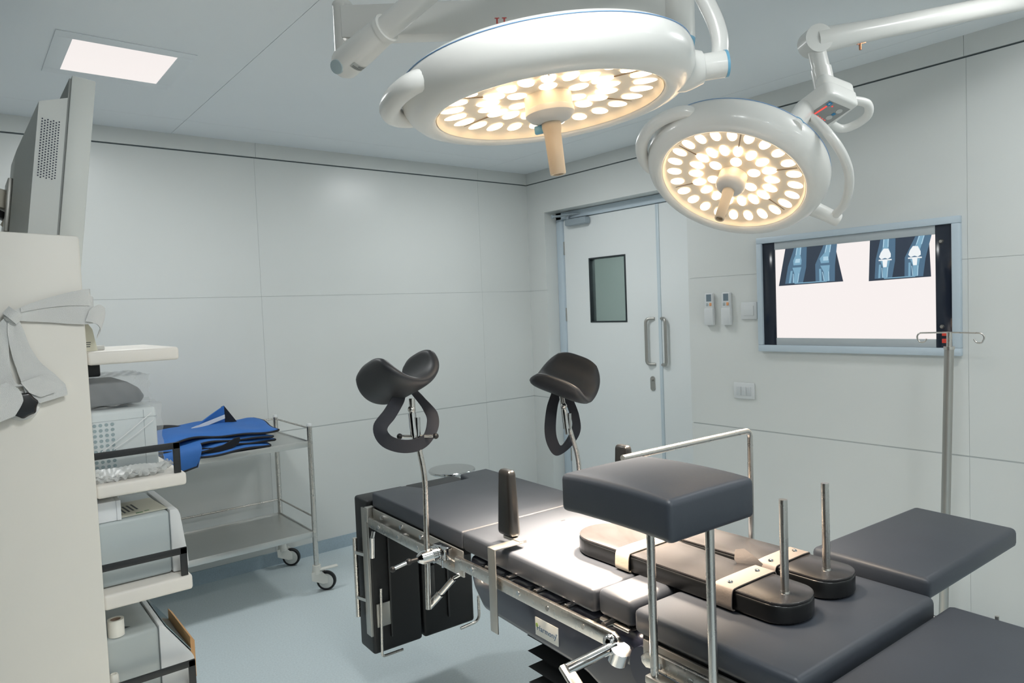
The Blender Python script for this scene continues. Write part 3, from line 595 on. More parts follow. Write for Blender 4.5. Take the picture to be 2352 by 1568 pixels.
# ------------------------------------------------------------------ surgical lamps
REFL = mat('lamp_reflector', (240, 228, 208), 0.4)
LENS = mat('lit_lens', (255, 240, 220), 0.4, emit=(255, 222, 180), es=5.0)
LENSR = mat('lens_rim', (240, 226, 200), 0.3, emit=(255, 214, 160), es=0.25)
HANDLE = mat('handle_plastic', (206, 190, 168), 0.40)
SEAM = mat('seam_tan', (150, 132, 110), 0.7)
def lamp_head(t, P, n, R, ro, hub_r, hd, grip_dir, tilt_dir, gspan, gout):
    up = -V(n); s = R/0.241; lathe = lambda pr, name, m, par=t, seg=96, ang=38: (lambda d: build(d, name, m, par, ang=ang))(MB().lathe(pr, P, up, seg))
    a_ = V(tilt_dir); a_ = (a_-up*a_.dot(up)).normalized(); b_ = up.cross(a_)
    def Q(r, ang, h): return V(P)+up*h+(a_*math.cos(ang)+b_*math.sin(ang))*r
    k = ro-R
    prof = [(R-0.006*s, 0.026), (R-0.004, 0.004), (R, 0.0), (R+0.006, -0.003), (R+0.25*k, -0.006), (R+0.55*k, 0.000), (R+0.8*k, 0.016), (R+0.95*k, 0.036), (ro, 0.056), (R+0.985*k, 0.074), (R+0.90*k, 0.089), (R+0.70*k, 0.100), (R+0.3*k, 0.106), (R*0.6, 0.112), (R*0.3, 0.115), (0, 0.116)]
    sh = lathe(prof, 'lamp_housing', WHITEP, ang=60)
    d = MB(); d.tube([Q(R+0.915*k, 2*math.pi*i/96, 0.0882) for i in range(96)], 0.0013, 8, closed=True); build(d, 'seam_ring', mat('seam_blue', (130, 165, 205), 0.4), sh)
    rf = lathe([(R-0.005*s, 0.004), (R-0.008*s, 0.012), (R-0.014*s, 0.024), (R*0.80, 0.028), (R*0.53, 0.034), (R*0.50, 0.038), (R*0.46, 0.034), (hub_r*0.9, 0.034)], 'reflector', REFL, ang=60)
    # seams between the six segments
    d = MB()
    for i in range(6):
        a = math.pi/6+i*math.pi/3; d.bar(Q(R*0.53, a, 0.0325), Q(R-0.022*s, a, 0.0268), 0.003, 0.004, up)
    build(d, 'segment_seam', SEAM, rf)
    def lens(r, a, h, rl, tl):
        c = Q(r, a, h); rad = (a_*math.cos(a)+b_*math.sin(a)); tan = up.cross(rad); m = Matrix((rad*rl, tan*tl, up*0.0045)).transposed().to_4x4(); m.translation = c
        d = MB(); d.sphere((0, 0, 0), 1.0, seg=20, m=m); l = build(d, 'lens', LENS, rf, ang=180)
    for i in range(24): lens(0.203*s, 2*math.pi*(i+0.5)/24, 0.0265, 0.0265*s, 0.0160*s)
    for i in range(18): lens(0.127*s, 2*math.pi*(i+0.5)/18+0.0, 0.031, 0.0245*s, 0.0150*s)
    for i in range(6): lens(0.073*s, 2*math.pi*(i+0.5)/6, 0.033, 0.021*s, 0.0185*s)
    hb = lathe([(hub_r*1.02, 0.040), (hub_r*1.0, 0.012), (hub_r, 0.004)], 'handle_hub', REFL, seg=48)
    hc = lathe([(hub_r*1.0, 0.004), (hub_r*1.03, 0.000), (hub_r*1.03, -0.010), (hub_r*0.85, -0.022), (hub_r*0.55, -0.030), (0, -0.030)], 'hub_cap', mat('hub_grey', (206, 204, 200), 0.35), hb, seg=48)
    hr = 0.0185*(1.12 if R > 0.25 else 0.95)
    lathe([(0, -0.026), (hr*1.12, -0.026), (hr*1.15, -0.040), (hr*1.05, -0.052), (hr, -0.058), (hr*0.98, -hd*0.6), (hr*0.93, -hd+0.004), (hr*0.88, -hd), (hr*0.66, -hd), (hr*0.62, -hd+0.012), (0, -hd+0.012)], 'sterile_handle', HANDLE, t, seg=40)
    d = MB(); d.bar(Q(hr*0.9, math.pi*0.9, -0.040), Q(hr*2.1, math.pi*0.9, -0.040), 0.012, 0.02, up, 0.003); build(d, 'lock_tab', BLUE, hb)
    # moulded grip loop
    g = V(grip_dir); g = (g-up*g.dot(up)).normalized(); g2 = up.cross(g); pts = []
    for i in range(25):
        a = -gspan+2*gspan*i/24; rr = ro-0.018+gout*s*max(0, math.cos(a/gspan*math.pi/2))**0.5
        pts.append(V(P)+up*(0.052-0.014*math.cos(a/gspan*math.pi/2))+(g*math.cos(a)+g2*math.sin(a))*rr)
    d = MB(); d.tube(pts, 0.021*s, 16); build(d, 'grip_loop', WHITEP, t, ang=60)
    return Q, up
SPIN = Vector((-1.853, -2.886, 0))
t = thing('surgical_lamp', 'large round surgical lamp hanging over the table on a wide white beam, lit warm white', 'surgical lamp', (SPIN.x, SPIN.y, 2.19), 'ceiling surgical lamps')
Q1, up1 = lamp_head(t, L1_P, L1_N, 0.280, 0.352, 0.058, 0.155, (-0.88, 0.47, 0), (0.276, -0.239, 0), 0.44, 0.040)
# ceiling column, beam and sprung arm
d = MB(); d.cyl((SPIN.x, SPIN.y, 2.225), (SPIN.x, SPIN.y, H), 0.050, seg=40); col_ = build(d, 'ceiling_column', WHITEP, t)
d = MB(); d.lathe([(0, 2.196), (0.038, 2.196), (0.047, 2.206), (0.050, 2.225), (0, 2.225)], (SPIN.x, SPIN.y, 0), (0, 0, 1), 40); build(d, 'column_ring', BLUE, col_)
E0 = Vector((-2.597, -2.294, 0))
d = MB(); d.bar(E0+Vector((0, 0, 2.304)), SPIN+Vector((0, 0, 2.304)), 0.062, 0.090, bev=0.004); beam = build(d, 'beam_arm', WHITEP, t)
dirb = (SPIN-E0).normalized(); nb = Vector((-dirb.y, dirb.x, 0)); nb = -nb if nb.dot(Vector((0.6, 0.78, 0))) > 0 else nb
for k, (bx, h0) in enumerate(((0.0, 0),)):
    o = E0+dirb*0.432+nb*0.0313+Vector((0, 0, 2.264)); RED = mat('red_print', (206, 84, 80), 0.5); d = MB()
    for x0, x1, z0, z1 in ((0.0, 0.013, 0.030, 0.0325), (0.0205, 0.0335, 0.030, 0.0325), (0.0043, 0.0087, 0.0, 0.031), (0.0248, 0.0292, 0.0, 0.031), (0.008, 0.026, 0.0145, 0.017), (0.0, 0.013, -0.002, 0.0005), (0.0205, 0.0335, -0.002, 0.0005)):
        d.box(x0, x1, -0.0005, 0.0005, z0, z1, m=Matrix.Translation(o) @ Matrix((dirb, -nb, Vector((0, 0, 1)))).transposed().to_4x4())
    build(d, 'beam_lettering', RED, beam)
d = MB(); d.lathe([(0, 2.205), (0.024, 2.205), (0.0275, 2.212), (0.0275, 2.352), (0.029, 2.354), (0.029, 2.362), (0.026, 2.367), (0, 2.367)], E0, (0, 0, 1), 32); piv = build(d, 'arm_pivot', WHITEP, t)
for z in (2.352-0.004, 2.312, 2.256):
    d = MB(); c = E0+Vector((-0.28, -0.72, 0)).normalized()*0.0272+Vector((0, 0, z)); d.cyl(c, c+Vector((-0.28, -0.72, 0)).normalized()*0.0012, 0.0045, seg=16); build(d, 'pivot_screw', STEELD, piv)
A0, A1, A2 = Vector((-2.612, -2.325, 2.185)), Vector((-2.516, -2.485, 2.296)), Vector((-2.425, -3.02, 2.395))
A1 = A0+(Vector((-2.44, -2.99, 2.40))-A0)*0.235; A2 = Vector((-2.44, -2.99, 2.40))
d = MB(); da = (A1-A0).normalized(); d.tube([A0-da*0.030, A0-da*0.024, A0-da*0.010, A0, A0+(A1-A0)*0.5, A1], 0.04, 24, rs=[0.016, 0.030, 0.039, 0.042, 0.041, 0.036]); sa = build(d, 'arm_knuckle', WHITEP, t, ang=60)
d = MB(); d.tube([A1-da*0.004, A1+da*0.012], 0.0385, 28); d.tube([A1, A2], 0.031, 24); build(d, 'sprung_arm', WHITEP, t)
vwd = Vector((-0.72, -0.62, -0.35)); vwd = (vwd-da*vwd.dot(da)).normalized()
d = MB(); d.cyl(A0+vwd*0.034, A0+vwd*0.044, 0.020, 0.019, 28); build(d, 'pivot_cap', mat('cap_grey', (160, 176, 180), 0.35), sa)
sd = da.cross(vwd); d = MB(); o = A0+da*0.046; dn = (vwd*0.55-sd*0.83 if sd.z > 0 else vwd*0.55+sd*0.83).normalized()
def arm_label(o, da, dn, r):
    t1_ = da.cross(dn)
    return lambda a, x: o+da*x+(dn*math.cos(a)+t1_*math.sin(a))*r
fl = arm_label(o, da, dn, 0.0425)
d = MB(); d.sheet(lambda u, v: fl(-0.5+1.0*u, -0.009+0.02*v), 12, 2, 0.0006); stk = build(d, 'rating_label', mat('label_silver', (176, 180, 178), 0.35), sa)
d = MB()
for i, x in enumerate((-0.006, -0.003, 0.000, 0.004, 0.007)): d.sheet(lambda u, v: fl((-0.42 if i < 3 else -0.1)+(0.8 if i < 3 else 0.5)*u, x+0.0011*v)+V(dn)*0.0006, 10, 1, 0.0003)
build(d, 'label_print', LETTER, stk)
# yoke of the large lamp: from the sprung arm down to the right-hand trunnion
TR = Q1(0.340, 0, 0.045); radial = (TR-Q1(0.2, 0, 0.045)).normalized()
d = MB(); d.lathe([(0, -0.030), (0.048, -0.030), (0.050, -0.010), (0.047, 0.006), (0.043, 0.018), (0.038, 0.034), (0, 0.034)], TR, radial, 36); build(d, 'trunnion_boss', WHITEP, t, ang=60)
d = MB(); d.cyl(TR+radial*0.036, TR+radial*0.088, 0.031, seg=32); tr = build(d, 'trunnion', WHITEP, t)
d = MB(); d.cyl(TR+radial*0.088, TR+radial*0.094, 0.032, seg=32); build(d, 'trunnion_ring', BLUE, tr)
ye = TR+radial*0.058
ya = [A2, A2+Vector((0.03, -0.01, -0.02)), Vector((-2.20, -3.02, 2.375)), Vector((-2.085, -3.095, 2.275)), Vector((-2.045, -3.128, 2.19)), Vector((-2.030, -3.146, 2.12)), Vector((-2.036, -3.148, 2.065)), ye]
def smooth(pts, n=8):
    pts = [V(p) for p in pts]; out = []; m = len(pts)
    for i in range(m-1):
        p0, p1, p2, p3 = pts[max(i-1, 0)], pts[i], pts[i+1], pts[min(i+2, m-1)]
        for k in range(n):
            t_ = k/n; out.append(0.5*((2*p1)+(p2-p0)*t_+(2*p0-5*p1+4*p2-p3)*t_*t_+(3*p1-p0-3*p2+p3)*t_**3))
    out.append(pts[-1]); return out
d = MB(); d.tube(smooth(ya), 0.0205, 20); build(d, 'yoke_tube', WHITEP, t)
d = MB(); d.sphere(A2, 0.04); build(d, 'yoke_joint', WHITEP, t)
# small lamp
t = thing('surgical_lamp', 'smaller tilted round surgical lamp near the door, with a control box and red display', 'surgical lamp', (-1.19, -2.965, 2.10), 'ceiling surgical lamps')
Q2, up2 = lamp_head(t, L2_P, L2_N, 0.245, 0.306, 0.048, 0.150, (-1.644+1.409, -2.573+2.752, 2.023-1.877), (-0.107, -0.322, 0.096), 0.62, 0.046)
J = Vector((-1.204, -2.952, 2.334)); B_ = Vector((-1.186, -2.985, 2.118)); K = Vector((-0.62, -3.40, 2.452))
d = MB(); d.tube([J+Vector((0, 0, -0.01)), J+(B_-J)*0.45], 0.029, 24); d.tube([J+(B_-J)*0.43, B_], 0.033, 24); dr = build(d, 'drop_tube', WHITEP, t)
d = MB(); c = J+(B_-J)*0.72+Vector((-0.62, -0.66, 0)).normalized()*0.0325; d.cyl(c, c+Vector((-0.62, -0.66, 0)).normalized()*0.0015, 0.006); build(d, 'brass_plug', mat('brass', (176, 150, 96), 0.35, metal=1.0), dr)
kd = (K-J).normalized(); sdv = kd.cross(Vector((0, 0, 1))).normalized()
d = MB(); d.cyl(J-sdv*0.034, J+sdv*0.034, 0.046, seg=32); d.tube([J-kd*0.0, J+kd*0.05, J+kd*0.22, K], 0.034, 24, rs=[0.040, 0.040, 0.033, 0.032]); build(d, 'sprung_arm', WHITEP, t, ang=50)
d = MB(); d.cyl(K, K+Vector((0, 0, 0.03)), 0.045); d.bar(K+Vector((0, 0, 0.045)), SPIN+Vector((0, 0, 2.46)), 0.06, 0.05, bev=0.004); build(d, 'beam_arm', WHITEP, t)
COPPER = mat('copper', (190, 130, 100), 0.3, metal=1.0)
d = MB(); c = J+kd*0.155-Vector((0, 0, 0.035)); d.bar(c-kd*0.012, c+kd*0.018, 0.006, 0.006); d.cyl(c, c-Vector((0, 0, 0.022)), 0.005, 0.004); build(d, 'adjusting_screw', COPPER, t)
# control box: flat rounded case whose face looks down at the room
PN = Vector((-0.302, -0.302, -0.904)).normalized(); PC = Vector((-1.236, -3.006, 2.082))
PX = Vector((-0.040, -0.944, 0.328)); PX = (PX-PN*PX.dot(PN)).normalized(); PY = PN.cross(PX)
CB = (Matrix((PX, PY, PN)).transposed() @ Matrix.Diagonal((1.12, 1.14, 1.12))).to_4x4(); CB.translation = PC
d = MB(); d.prism([(-0.054, 0.030), (-0.048, 0.056), (0.044, 0.064), (0.056, 0.050), (0.070, -0.050), (-0.040, -0.066)], -0.052, 0.0, 'z', 0.013, 4)
cbx = build(d, 'control_box', WHITEP, t, CB, ang=60)
d = MB(); d.prism([(0.0, 0.050), (0.045, 0.058), (0.066, -0.060), (0.030, -0.060)], -0.095, -0.03, 'z', 0.018, 4); build(d, 'box_hump', WHITEP, cbx, CB, ang=60)
d = MB(); d.tube(smooth([(0.058, -0.045, -0.025), (0.074, -0.085, -0.02), (0.052, -0.122, -0.014), (0.01, -0.130, -0.012), (-0.028, -0.112, -0.012), (-0.036, -0.06, -0.018)]), 0.0125, 14); build(d, 'grip_handle', WHITEP, cbx, CB, ang=60)
d = MB(); d.prism([(-0.044, 0.038), (0.034, 0.040), (0.045, -0.042), (-0.036, -0.047)], -0.001, 0.0012, 'z', 0.0004, 1); pf = build(d, 'keypad', mat('keypad_grey', (150, 152, 150), 0.4), cbx, CB)
KB = mat('key_blue', (44, 130, 178), 0.4); KR = mat('lit_red', (120, 30, 28), 0.4, emit=(240, 82, 74), es=1.0); KG = mat('key_pale', (196, 198, 196), 0.4)
def key(x, y, w, h, m, name): build(MB().box(x-w/2, x+w/2, y-h/2, y+h/2, 0.0010, 0.0022, 0.0004, m=None), name, m, pf, CB)
key(-0.033, 0.026, 0.014, 0.014, KB, 'blue_key'); key(0.026, 0.028, 0.014, 0.014, KB, 'blue_key')
key(-0.004, 0.026, 0.040, 0.006, KR, 'lit_bar'); key(0.024, 0.012, 0.005, 0.004, KR, 'lit_dot')
for i in range(3): key(-0.034+0.001*i, 0.008-0.016*i, 0.009, 0.010, KB, 'blue_key')
for i in range(4): key(-0.024, 0.010-0.0105*i, 0.003, 0.005, KR, 'lit_dot')
key(0.006, -0.020, 0.010, 0.010, KB, 'blue_key')
for x in (-0.010, 0.023):
    d = MB(); d.lathe([(0.009, 0.0010), (0.009, 0.0022), (0, 0.0024)], (x, -0.022, 0), (0, 0, 1), 24); build(d, 'round_key', KG, pf, CB)
text('+', 0.014, 'key_lettering', mat('print_white', (236, 236, 236), 0.5), pf, CB @ Matrix.Translation((0.026, 0.028, 0.0024)) @ Matrix.Rotation(0, 4, 'Z'), 0.0002)
text('I', 0.010, 'key_lettering', MATS['print_white'], pf, CB @ Matrix.Translation((-0.033, 0.026, 0.0024)), 0.0002)
TR2 = Q2(0.285, 0, 0.050); sb = CB @ Vector((-0.045, 0.036, -0.026))
d = MB(); d.cyl(TR2, sb, 0.031, 0.033, 28); stb = build(d, 'pivot_stub', WHITEP, t)
d = MB(); dd = (sb-TR2).normalized(); d.cyl(TR2+dd*0.030, TR2+dd*0.034, 0.0328, seg=28); build(d, 'pivot_ring', BLUE, stb)
bail = [CB @ Vector((-0.048, 0.02, -0.03)), Vector((-1.46, -3.076, 1.995)), Vector((-1.417, -3.096, 1.967)), Vector((-1.355, -3.105, 1.926)), Vector((-1.282, -3.093, 1.876)), Vector((-1.218, -3.064, 1.831)), Vector((-1.156, -3.016, 1.785)), Vector((-1.118, -2.960, 1.757)), Vector((-1.128, -2.905, 1.745))]
bail[0] = Vector((-1.30, -2.985, 2.068)); bail[1] = Vector((-1.37, -3.045, 2.03)); 
d = MB(); d.tube(smooth([Vector((-1.290, -2.975, 2.066)), Vector((-1.33, -3.02, 2.035)), Vector((-1.375, -3.075, 1.985)), Vector((-1.350, -3.103, 1.926)), Vector((-1.282, -3.093, 1.876)), Vector((-1.218, -3.064, 1.831)), Vector((-1.156, -3.016, 1.785)), Vector((-1.113, -2.955, 1.753))]), 0.0145, 16); bl = build(d, 'bail_tube', WHITEP, t)
e_ = Vector((-1.113, -2.955, 1.753)); inn = (L2_P-up2*-0.04-e_); inn = (inn-up2*inn.dot(up2)).normalized()
d = MB(); d.cyl(e_-inn*0.022, e_+inn*0.09, 0.023, 0.027, 24); build(d, 'bail_pivot', WHITEP, bl)
# ------------------------------------------------------------------ equipment tower at the left
YF = -2.05
cart = thing('equipment_tower', 'tall cream equipment tower with open shelves and a solid side panel', 'equipment cart', (-3.3, -1.8, 0))
d = MB(); d.prism([(-3.62, 0.10), (-3.246, 0.10), (-3.2505, 1.706), (-3.2545, 1.710), (-3.62, 1.724)], -2.062, -1.62, 'y', 0.006, 3); build(d, 'column_panel', CREAM, cart)
for z, th in ((1.411, 0.036), (1.057, 0.036), (0.763, 0.042), (0.430, 0.042), (0.14, 0.05)):
    d = MB(); d.box(-3.248, -3.026, -2.05, -1.62, z-th, z, 0.008, 3); build(d, 'shelf', CREAMS, cart)
for z, xr, hh in ((1.057, -3.038, 0.086), (0.763, -3.036, 0.080), (0.430, -3.032, 0.086)):
    d = MB(); d.bar((-3.248, -2.041, z+hh-0.009), (xr, -2.041, z+hh-0.009), 0.008, 0.018, bev=0.001); d.bar((xr-0.009, -2.041, z), (xr-0.009, -2.041, z+hh), 0.018, 0.008, (0, 1, 0), 0.001)
    build(d, 'shelf_handle', BLACKM, cart)
d = MB(); d.prism([(-3.395+(0.034 if i % 2 == 0 else 0.0285)*math.cos(i*math.pi/7+0.2), 1.292+(0.034 if i % 2 == 0 else 0.0285)*math.sin(i*math.pi/7+0.2)) for i in range(14)], -2.092, -2.068, 'y', 0.005, 3); kn = build(d, 'star_knob', mat('knob_black', (22, 23, 26), 0.22), cart, ang=60)
d = MB(); d.cyl((-3.395, -2.07, 1.290), (-3.395, -2.060, 1.290), 0.036, 0.038, 32); build(d, 'knob_collar', WHITEP, kn)
for x in (-3.55, -3.1):
    for y in (-1.98, -1.68):
        d = MB(); d.cyl((x-0.015, y, 0.045), (x+0.015, y, 0.045), 0.045); d.box(x-0.012, x+0.012, y-0.012, y+0.012, 0.045, 0.10); build(d, 'caster', BLACKM, cart)
# monitor on its arm behind the panel
mt = thing('tower_monitor', 'large white-cased monitor seen from its perforated side, on top of the tower', 'monitor', (-3.30, -1.7, 1.72))
lean = math.radians(7.2)
MO = Matrix.Translation((-3.197, 0, 2.150)) @ Matrix.Rotation(lean, 4, 'Y')     # local: z down the case, x thickness
MCASE = mat('monitor_case', (214, 217, 213), 0.5); MBACK = mat('monitor_back', (206, 209, 206), 0.5)
d = MB(); d.box(-0.029, 0.027, -1.945, -1.45, -0.60, 0.0, 0.003); build(d, 'front_bezel', MCASE, mt, MO)
d = MB(); d.box(-0.034, -0.029, -1.937, -1.455, -0.59, -0.008); build(d, 'case_gap', mat('gap_grey', (150, 153, 150), 0.6), mt, MO)
d = MB(); d.add([(-0.034, -1.94, -0.062), (-0.034, -1.455, -0.062), (-0.034, -1.94, -0.58), (-0.034, -1.455, -0.58), (-0.097, -1.938, -0.088), (-0.095, -1.46, -0.088), (-0.098, -1.938, -0.56), (-0.098, -1.46, -0.56), (-0.130, -1.80, -0.20), (-0.130, -1.58, -0.20), (-0.130, -1.80, -0.52), (-0.130, -1.58, -0.52)],
      [(0, 1, 5, 4), (0, 4, 6, 2), (2, 6, 7, 3), (1, 3, 7, 5), (4, 5, 9, 8), (4, 8, 10, 6), (6, 10, 11, 7), (5, 7, 11, 9), (8, 9, 11, 10), (0, 2, 3, 1)]); hs = build(d, 'rear_housing', MBACK, mt, MO, ang=25)
d = MB()
for i in range(22):
    for j in range(4):
        for k in (0, 1):
            if j == 3 and k == 1: continue
            x = -0.0865+0.0126*j+0.0063*k; z = -0.132-0.0072*i-(0.0036 if k else 0); d.cyl((x, -1.9395, z), (x, -1.9408, z), 0.0017, seg=8)
build(d, 'perforation', mat('hole_dark', (44, 50, 70), 0.8), hs, MO)
d = MB(); d.box(-0.142, -0.130, -1.76, -1.62, -0.42, -0.27, 0.002); vb = build(d, 'mount_plate', STEELD, mt, MO)
d = MB(); d.cyl((-3.345, -1.69, 1.80), (-3.372, -1.69, 1.815), 0.055, 0.045, 28); d.bar((-3.36, -1.69, 1.84), (-3.46, -1.72, 1.86), 0.05, 0.055, bev=0.008); d.bar((-3.44, -1.72, 1.865), (-3.53, -1.74, 1.865), 0.07, 0.065, bev=0.008); arm_ = build(d, 'monitor_arm', BEIGE, mt)
d = MB(); d.bar((-3.37, -1.70, 1.79), (-3.42, -1.72, 1.815), 0.03, 0.02, bev=0.004); build(d, 'tilt_hinge', mat('hinge_dark', (60, 60, 62), 0.3, metal=0.8), arm_)
d = MB(); d.cyl((-3.49, -1.75, 1.69), (-3.49, -1.75, 1.88), 0.035, seg=24); build(d, 'arm_post', BEIGE, mt)
# gauze strip knotted round the panel
GZ = mat('gauze', (228, 229, 227), 0.9, bump=0.5, bscale=900)
t = thing('gauze_bandage', 'white gauze bandage tied round the cream tower panel in a knot', 'bandage', (-3.33, -2.075, 1.30))
d = MB()
d.ribbon([(-3.402, -2.074, 1.512), (-3.38, -2.070, 1.514), (-3.34, -2.069, 1.520), (-3.29, -2.0685, 1.520), (-3.255, -2.069, 1.519), (-3.232, -2.062, 1.520), (-3.226, -2.03, 1.520), (-3.23, -1.98, 1.52)], (0, 0, 1), [0.022, 0.035, 0.055, 0.068, 0.072, 0.070, 0.06, 0.05], 0.003, 60)
d.ribbon([(-3.385, -2.073, 1.525), (-3.34, -2.0725, 1.538), (-3.29, -2.072, 1.548), (-3.25, -2.071, 1.552), (-3.235, -2.062, 1.552), (-3.232, -2.02, 1.552)], (0, 0, 1), [0.012, 0.022, 0.032, 0.042, 0.045, 0.04], 0.003, 50)
d.ribbon([(-3.245, -2.073, 1.505), (-3.226, -2.072, 1.510), (-3.212, -2.068, 1.500), (-3.212, -2.064, 1.480), (-3.222, -2.062, 1.455)], (0.35, 0.1, 1), [0.03, 0.05, 0.05, 0.035, 0.02], 0.003, 30)
build(d, 'gauze_band', GZ, t)
d = MB(); d.sphere((-3.402, -2.080, 1.510), 0.016, 1.2, 0.8, 1.0); d.ribbon([(-3.415, -2.085, 1.525), (-3.402, -2.094, 1.512), (-3.39, -2.086, 1.498)], (0.6, 0, 0.7), 0.022, 0.004, 20); build(d, 'gauze_knot', GZ, t, ang=70)
d = MB()
d.ribbon([(-3.402, -2.080, 1.500), (-3.398, -2.078, 1.470), (-3.391, -2.076, 1.430), (-3.378, -2.076, 1.390), (-3.360, -2.078, 1.355), (-3.345, -2.080, 1.325), (-3.330, -2.082, 1.300)], (1, 0, 0.25), [0.022, 0.034, 0.040, 0.050, 0.070, 0.085, 0.060], 0.0035, 60)
d.ribbon([(-3.372, -2.083, 1.355), (-3.352, -2.086, 1.330), (-3.343, -2.087, 1.312)], (1, 0, 0.3), [0.05, 0.06, 0.03], 0.003, 20)
d.ribbon([(-3.408, -2.078, 1.508), (-3.424, -2.076, 1.480), (-3.430, -2.075, 1.430), (-3.430, -2.076, 1.380), (-3.425, -2.078, 1.350), (-3.410, -2.080, 1.338), (-3.392, -2.083, 1.342)], (1, 0, 0.1), [0.02, 0.03, 0.032, 0.034, 0.036, 0.03, 0.03], 0.0035, 60)
d.ribbon([(-3.440, -2.092, 1.345), (-3.425, -2.096, 1.325), (-3.420, -2.098, 1.295), (-3.432, -2.098, 1.262)], (1, 0, 0.35), [0.03, 0.05, 0.055, 0.04], 0.003, 30)
for v in d.bm.verts: v.co.y += 0.0010*math.sin(v.co.x*260+v.co.z*60)
build(d, 'gauze_tail', GZ, t, ang=70)
# things on the shelves
CARDC = mat('card_cream', (206, 204, 186), 0.7)
t = thing('folded_card', 'cream folded card with small print standing on the top shelf of the tower', 'card', (-3.235, -1.99, 1.411))
d = MB(); d.prism([(-3.28, 1.4115), (-3.2165, 1.4115), (-3.226, 1.470), (-3.235, 1.484), (-3.28, 1.484)], -2.001, -1.999, 'y'); d.prism([(-3.28, 1.4115), (-3.2165, 1.4115), (-3.226, 1.470), (-3.235, 1.484), (-3.28, 1.484)], -1.99, -1.988, 'y'); build(d, 'card_sheet', CARDC, t)
d = MB()
for i, (z, x1) in enumerate(((1.4335, -3.2315), (1.428, -3.2325), (1.4225, -3.2335))):
    d.box(-3.26, x1, -2.0016, -2.0011, z, z+0.0022)
build(d, 'card_print', LETTER, t)
o = build(MB().box(-3.222, -3.196, -1.975, -1.93, 1.4115, 1.424, 0.002), 'small_box', mat('box_greyish', (196, 196, 192), 0.6)); tag(o, 'small flat pale box lying behind the cream card on the top shelf', 'box')
PLAST = mat('clear_film', (236, 240, 242), 0.12, trans=0.0, alpha=0.16, bump=0.6, bscale=30)
# wrapped white unit on the second shelf
t = thing('wrapped_unit', 'white boxy medical unit with a dimpled side, wrapped in clear plastic on the second shelf', 'medical unit', (-3.17, -1.85, 1.0575))
d = MB(); d.box(-3.247, -3.083, -2.0, -1.70, 1.0575, 1.246, 0.010, 3); un = build(d, 'unit_case', mat('unit_white', (206, 214, 216), 0.45), t)
d = MB(); d.box(-3.1165, -3.1155, -2.0012, -1.99, 1.065, 1.24); d.box(-3.247, -3.083, -2.0008, -1.99, 1.2185, 1.2195); build(d, 'case_seam', mat('seam_grey', (160, 170, 174), 0.6), un)
d = MB()
for i in range(4):
    for j in range(9): d.lathe([(0.0046, 0), (0.0046, 0.0008), (0, 0.0008)], (-3.2365+0.0142*i, -2.0003, 1.2095-0.0142*j), (0, -1, 0), 14)
build(d, 'dimple', mat('dimple_teal', (128, 152, 158), 0.6), un)
d = MB(); d.box(-3.17, -3.14, -1.93, -1.90, 1.2455, 1.2465); build(d, 'blue_mark', mat('mark_blue', (96, 140, 170), 0.5), un)
def wrap(mb, f, amp, fr):
    for v in mb.bm.verts:
        p = v.co; v.co = p+Vector((math.sin(p.y*fr+p.z*fr*1.7), math.sin(p.x*fr*1.3+p.z*fr), math.sin(p.x*fr+p.y*fr*1.2)))*amp
d = MB(); d.box(-3.2485, -3.072, -2.010, -1.69, 1.0585, 1.256)
bmesh.ops.subdivide_edges(d.bm, edges=list(d.bm.edges), cuts=14, use_grid_fill=True); wrap(d, 0, 0.003, 70); build(d, 'plastic_wrap', PLAST, t, ang=20)
d = MB(); d.tube(smooth([(-3.245, -2.020, 1.066), (-3.20, -2.024, 1.064), (-3.15, -2.022, 1.070), (-3.10, -2.020, 1.068), (-3.055, -2.012, 1.083)]), 0.007, 10, rs=None)
wrap(d, 0, 0.0035, 240)
d.ribbon([(-3.245, -2.016, 1.085), (-3.20, -2.018, 1.078), (-3.14, -2.017, 1.084), (-3.09, -2.012, 1.076), (-3.06, -2.0, 1.088)], (0, 0.3, 1), [0.02, 0.03, 0.02, 0.025, 0.012], 0.0008, 40); wrap(d, 0, 0.0015, 500)
build(d, 'gathered_plastic', mat('gathered_film', (226, 228, 226), 0.15, alpha=0.55), t, ang=25)
d = MB()
for p0, p1 in (((-3.224, 1.140), (-3.098, 1.232)), ((-3.196, 1.142), (-3.095, 1.210))):
    d.ribbon([(p0[0], -2.0125, p0[1]), ((p0[0]+p1[0])/2, -2.014, (p0[1]+p1[1])/2-0.003), (p1[0], -2.0125, p1[1])], (0.5, 0, -0.8), 0.0022, 0.0012, 20)
build(d, 'plastic_fold', mat('fold_film', (240, 242, 243), 0.08, alpha=0.75), t)
t = thing('bagged_device', 'dark grey flat device in a clear plastic bag on top of the wrapped white unit', 'medical device', (-3.17, -1.85, 1.2565))
d = MB(); d.prism([(-3.245, 1.258), (-3.115, 1.258), (-3.104, 1.275), (-3.118, 1.30), (-3.150, 1.322), (-3.245, 1.322)], -1.97, -1.74, 'y', 0.006, 3); build(d, 'device_case', mat('device_dark', (92, 96, 100), 0.5), t)
d = MB(); d.box(-3.2475, -3.092, -1.978, -1.73, 1.2575, 1.336); bmesh.ops.subdivide_edges(d.bm, edges=list(d.bm.edges), cuts=12, use_grid_fill=True); wrap(d, 0, 0.0025, 110); build(d, 'plastic_bag', PLAST, t, ang=20)
o = build(MB().box(-3.245, -3.205, -1.94, -1.86, 1.338, 1.3735, 0.004), 'black_pouch', BLACKM); tag(o, 'small black pouch squeezed under the top shelf, above the bagged device', 'pouch')
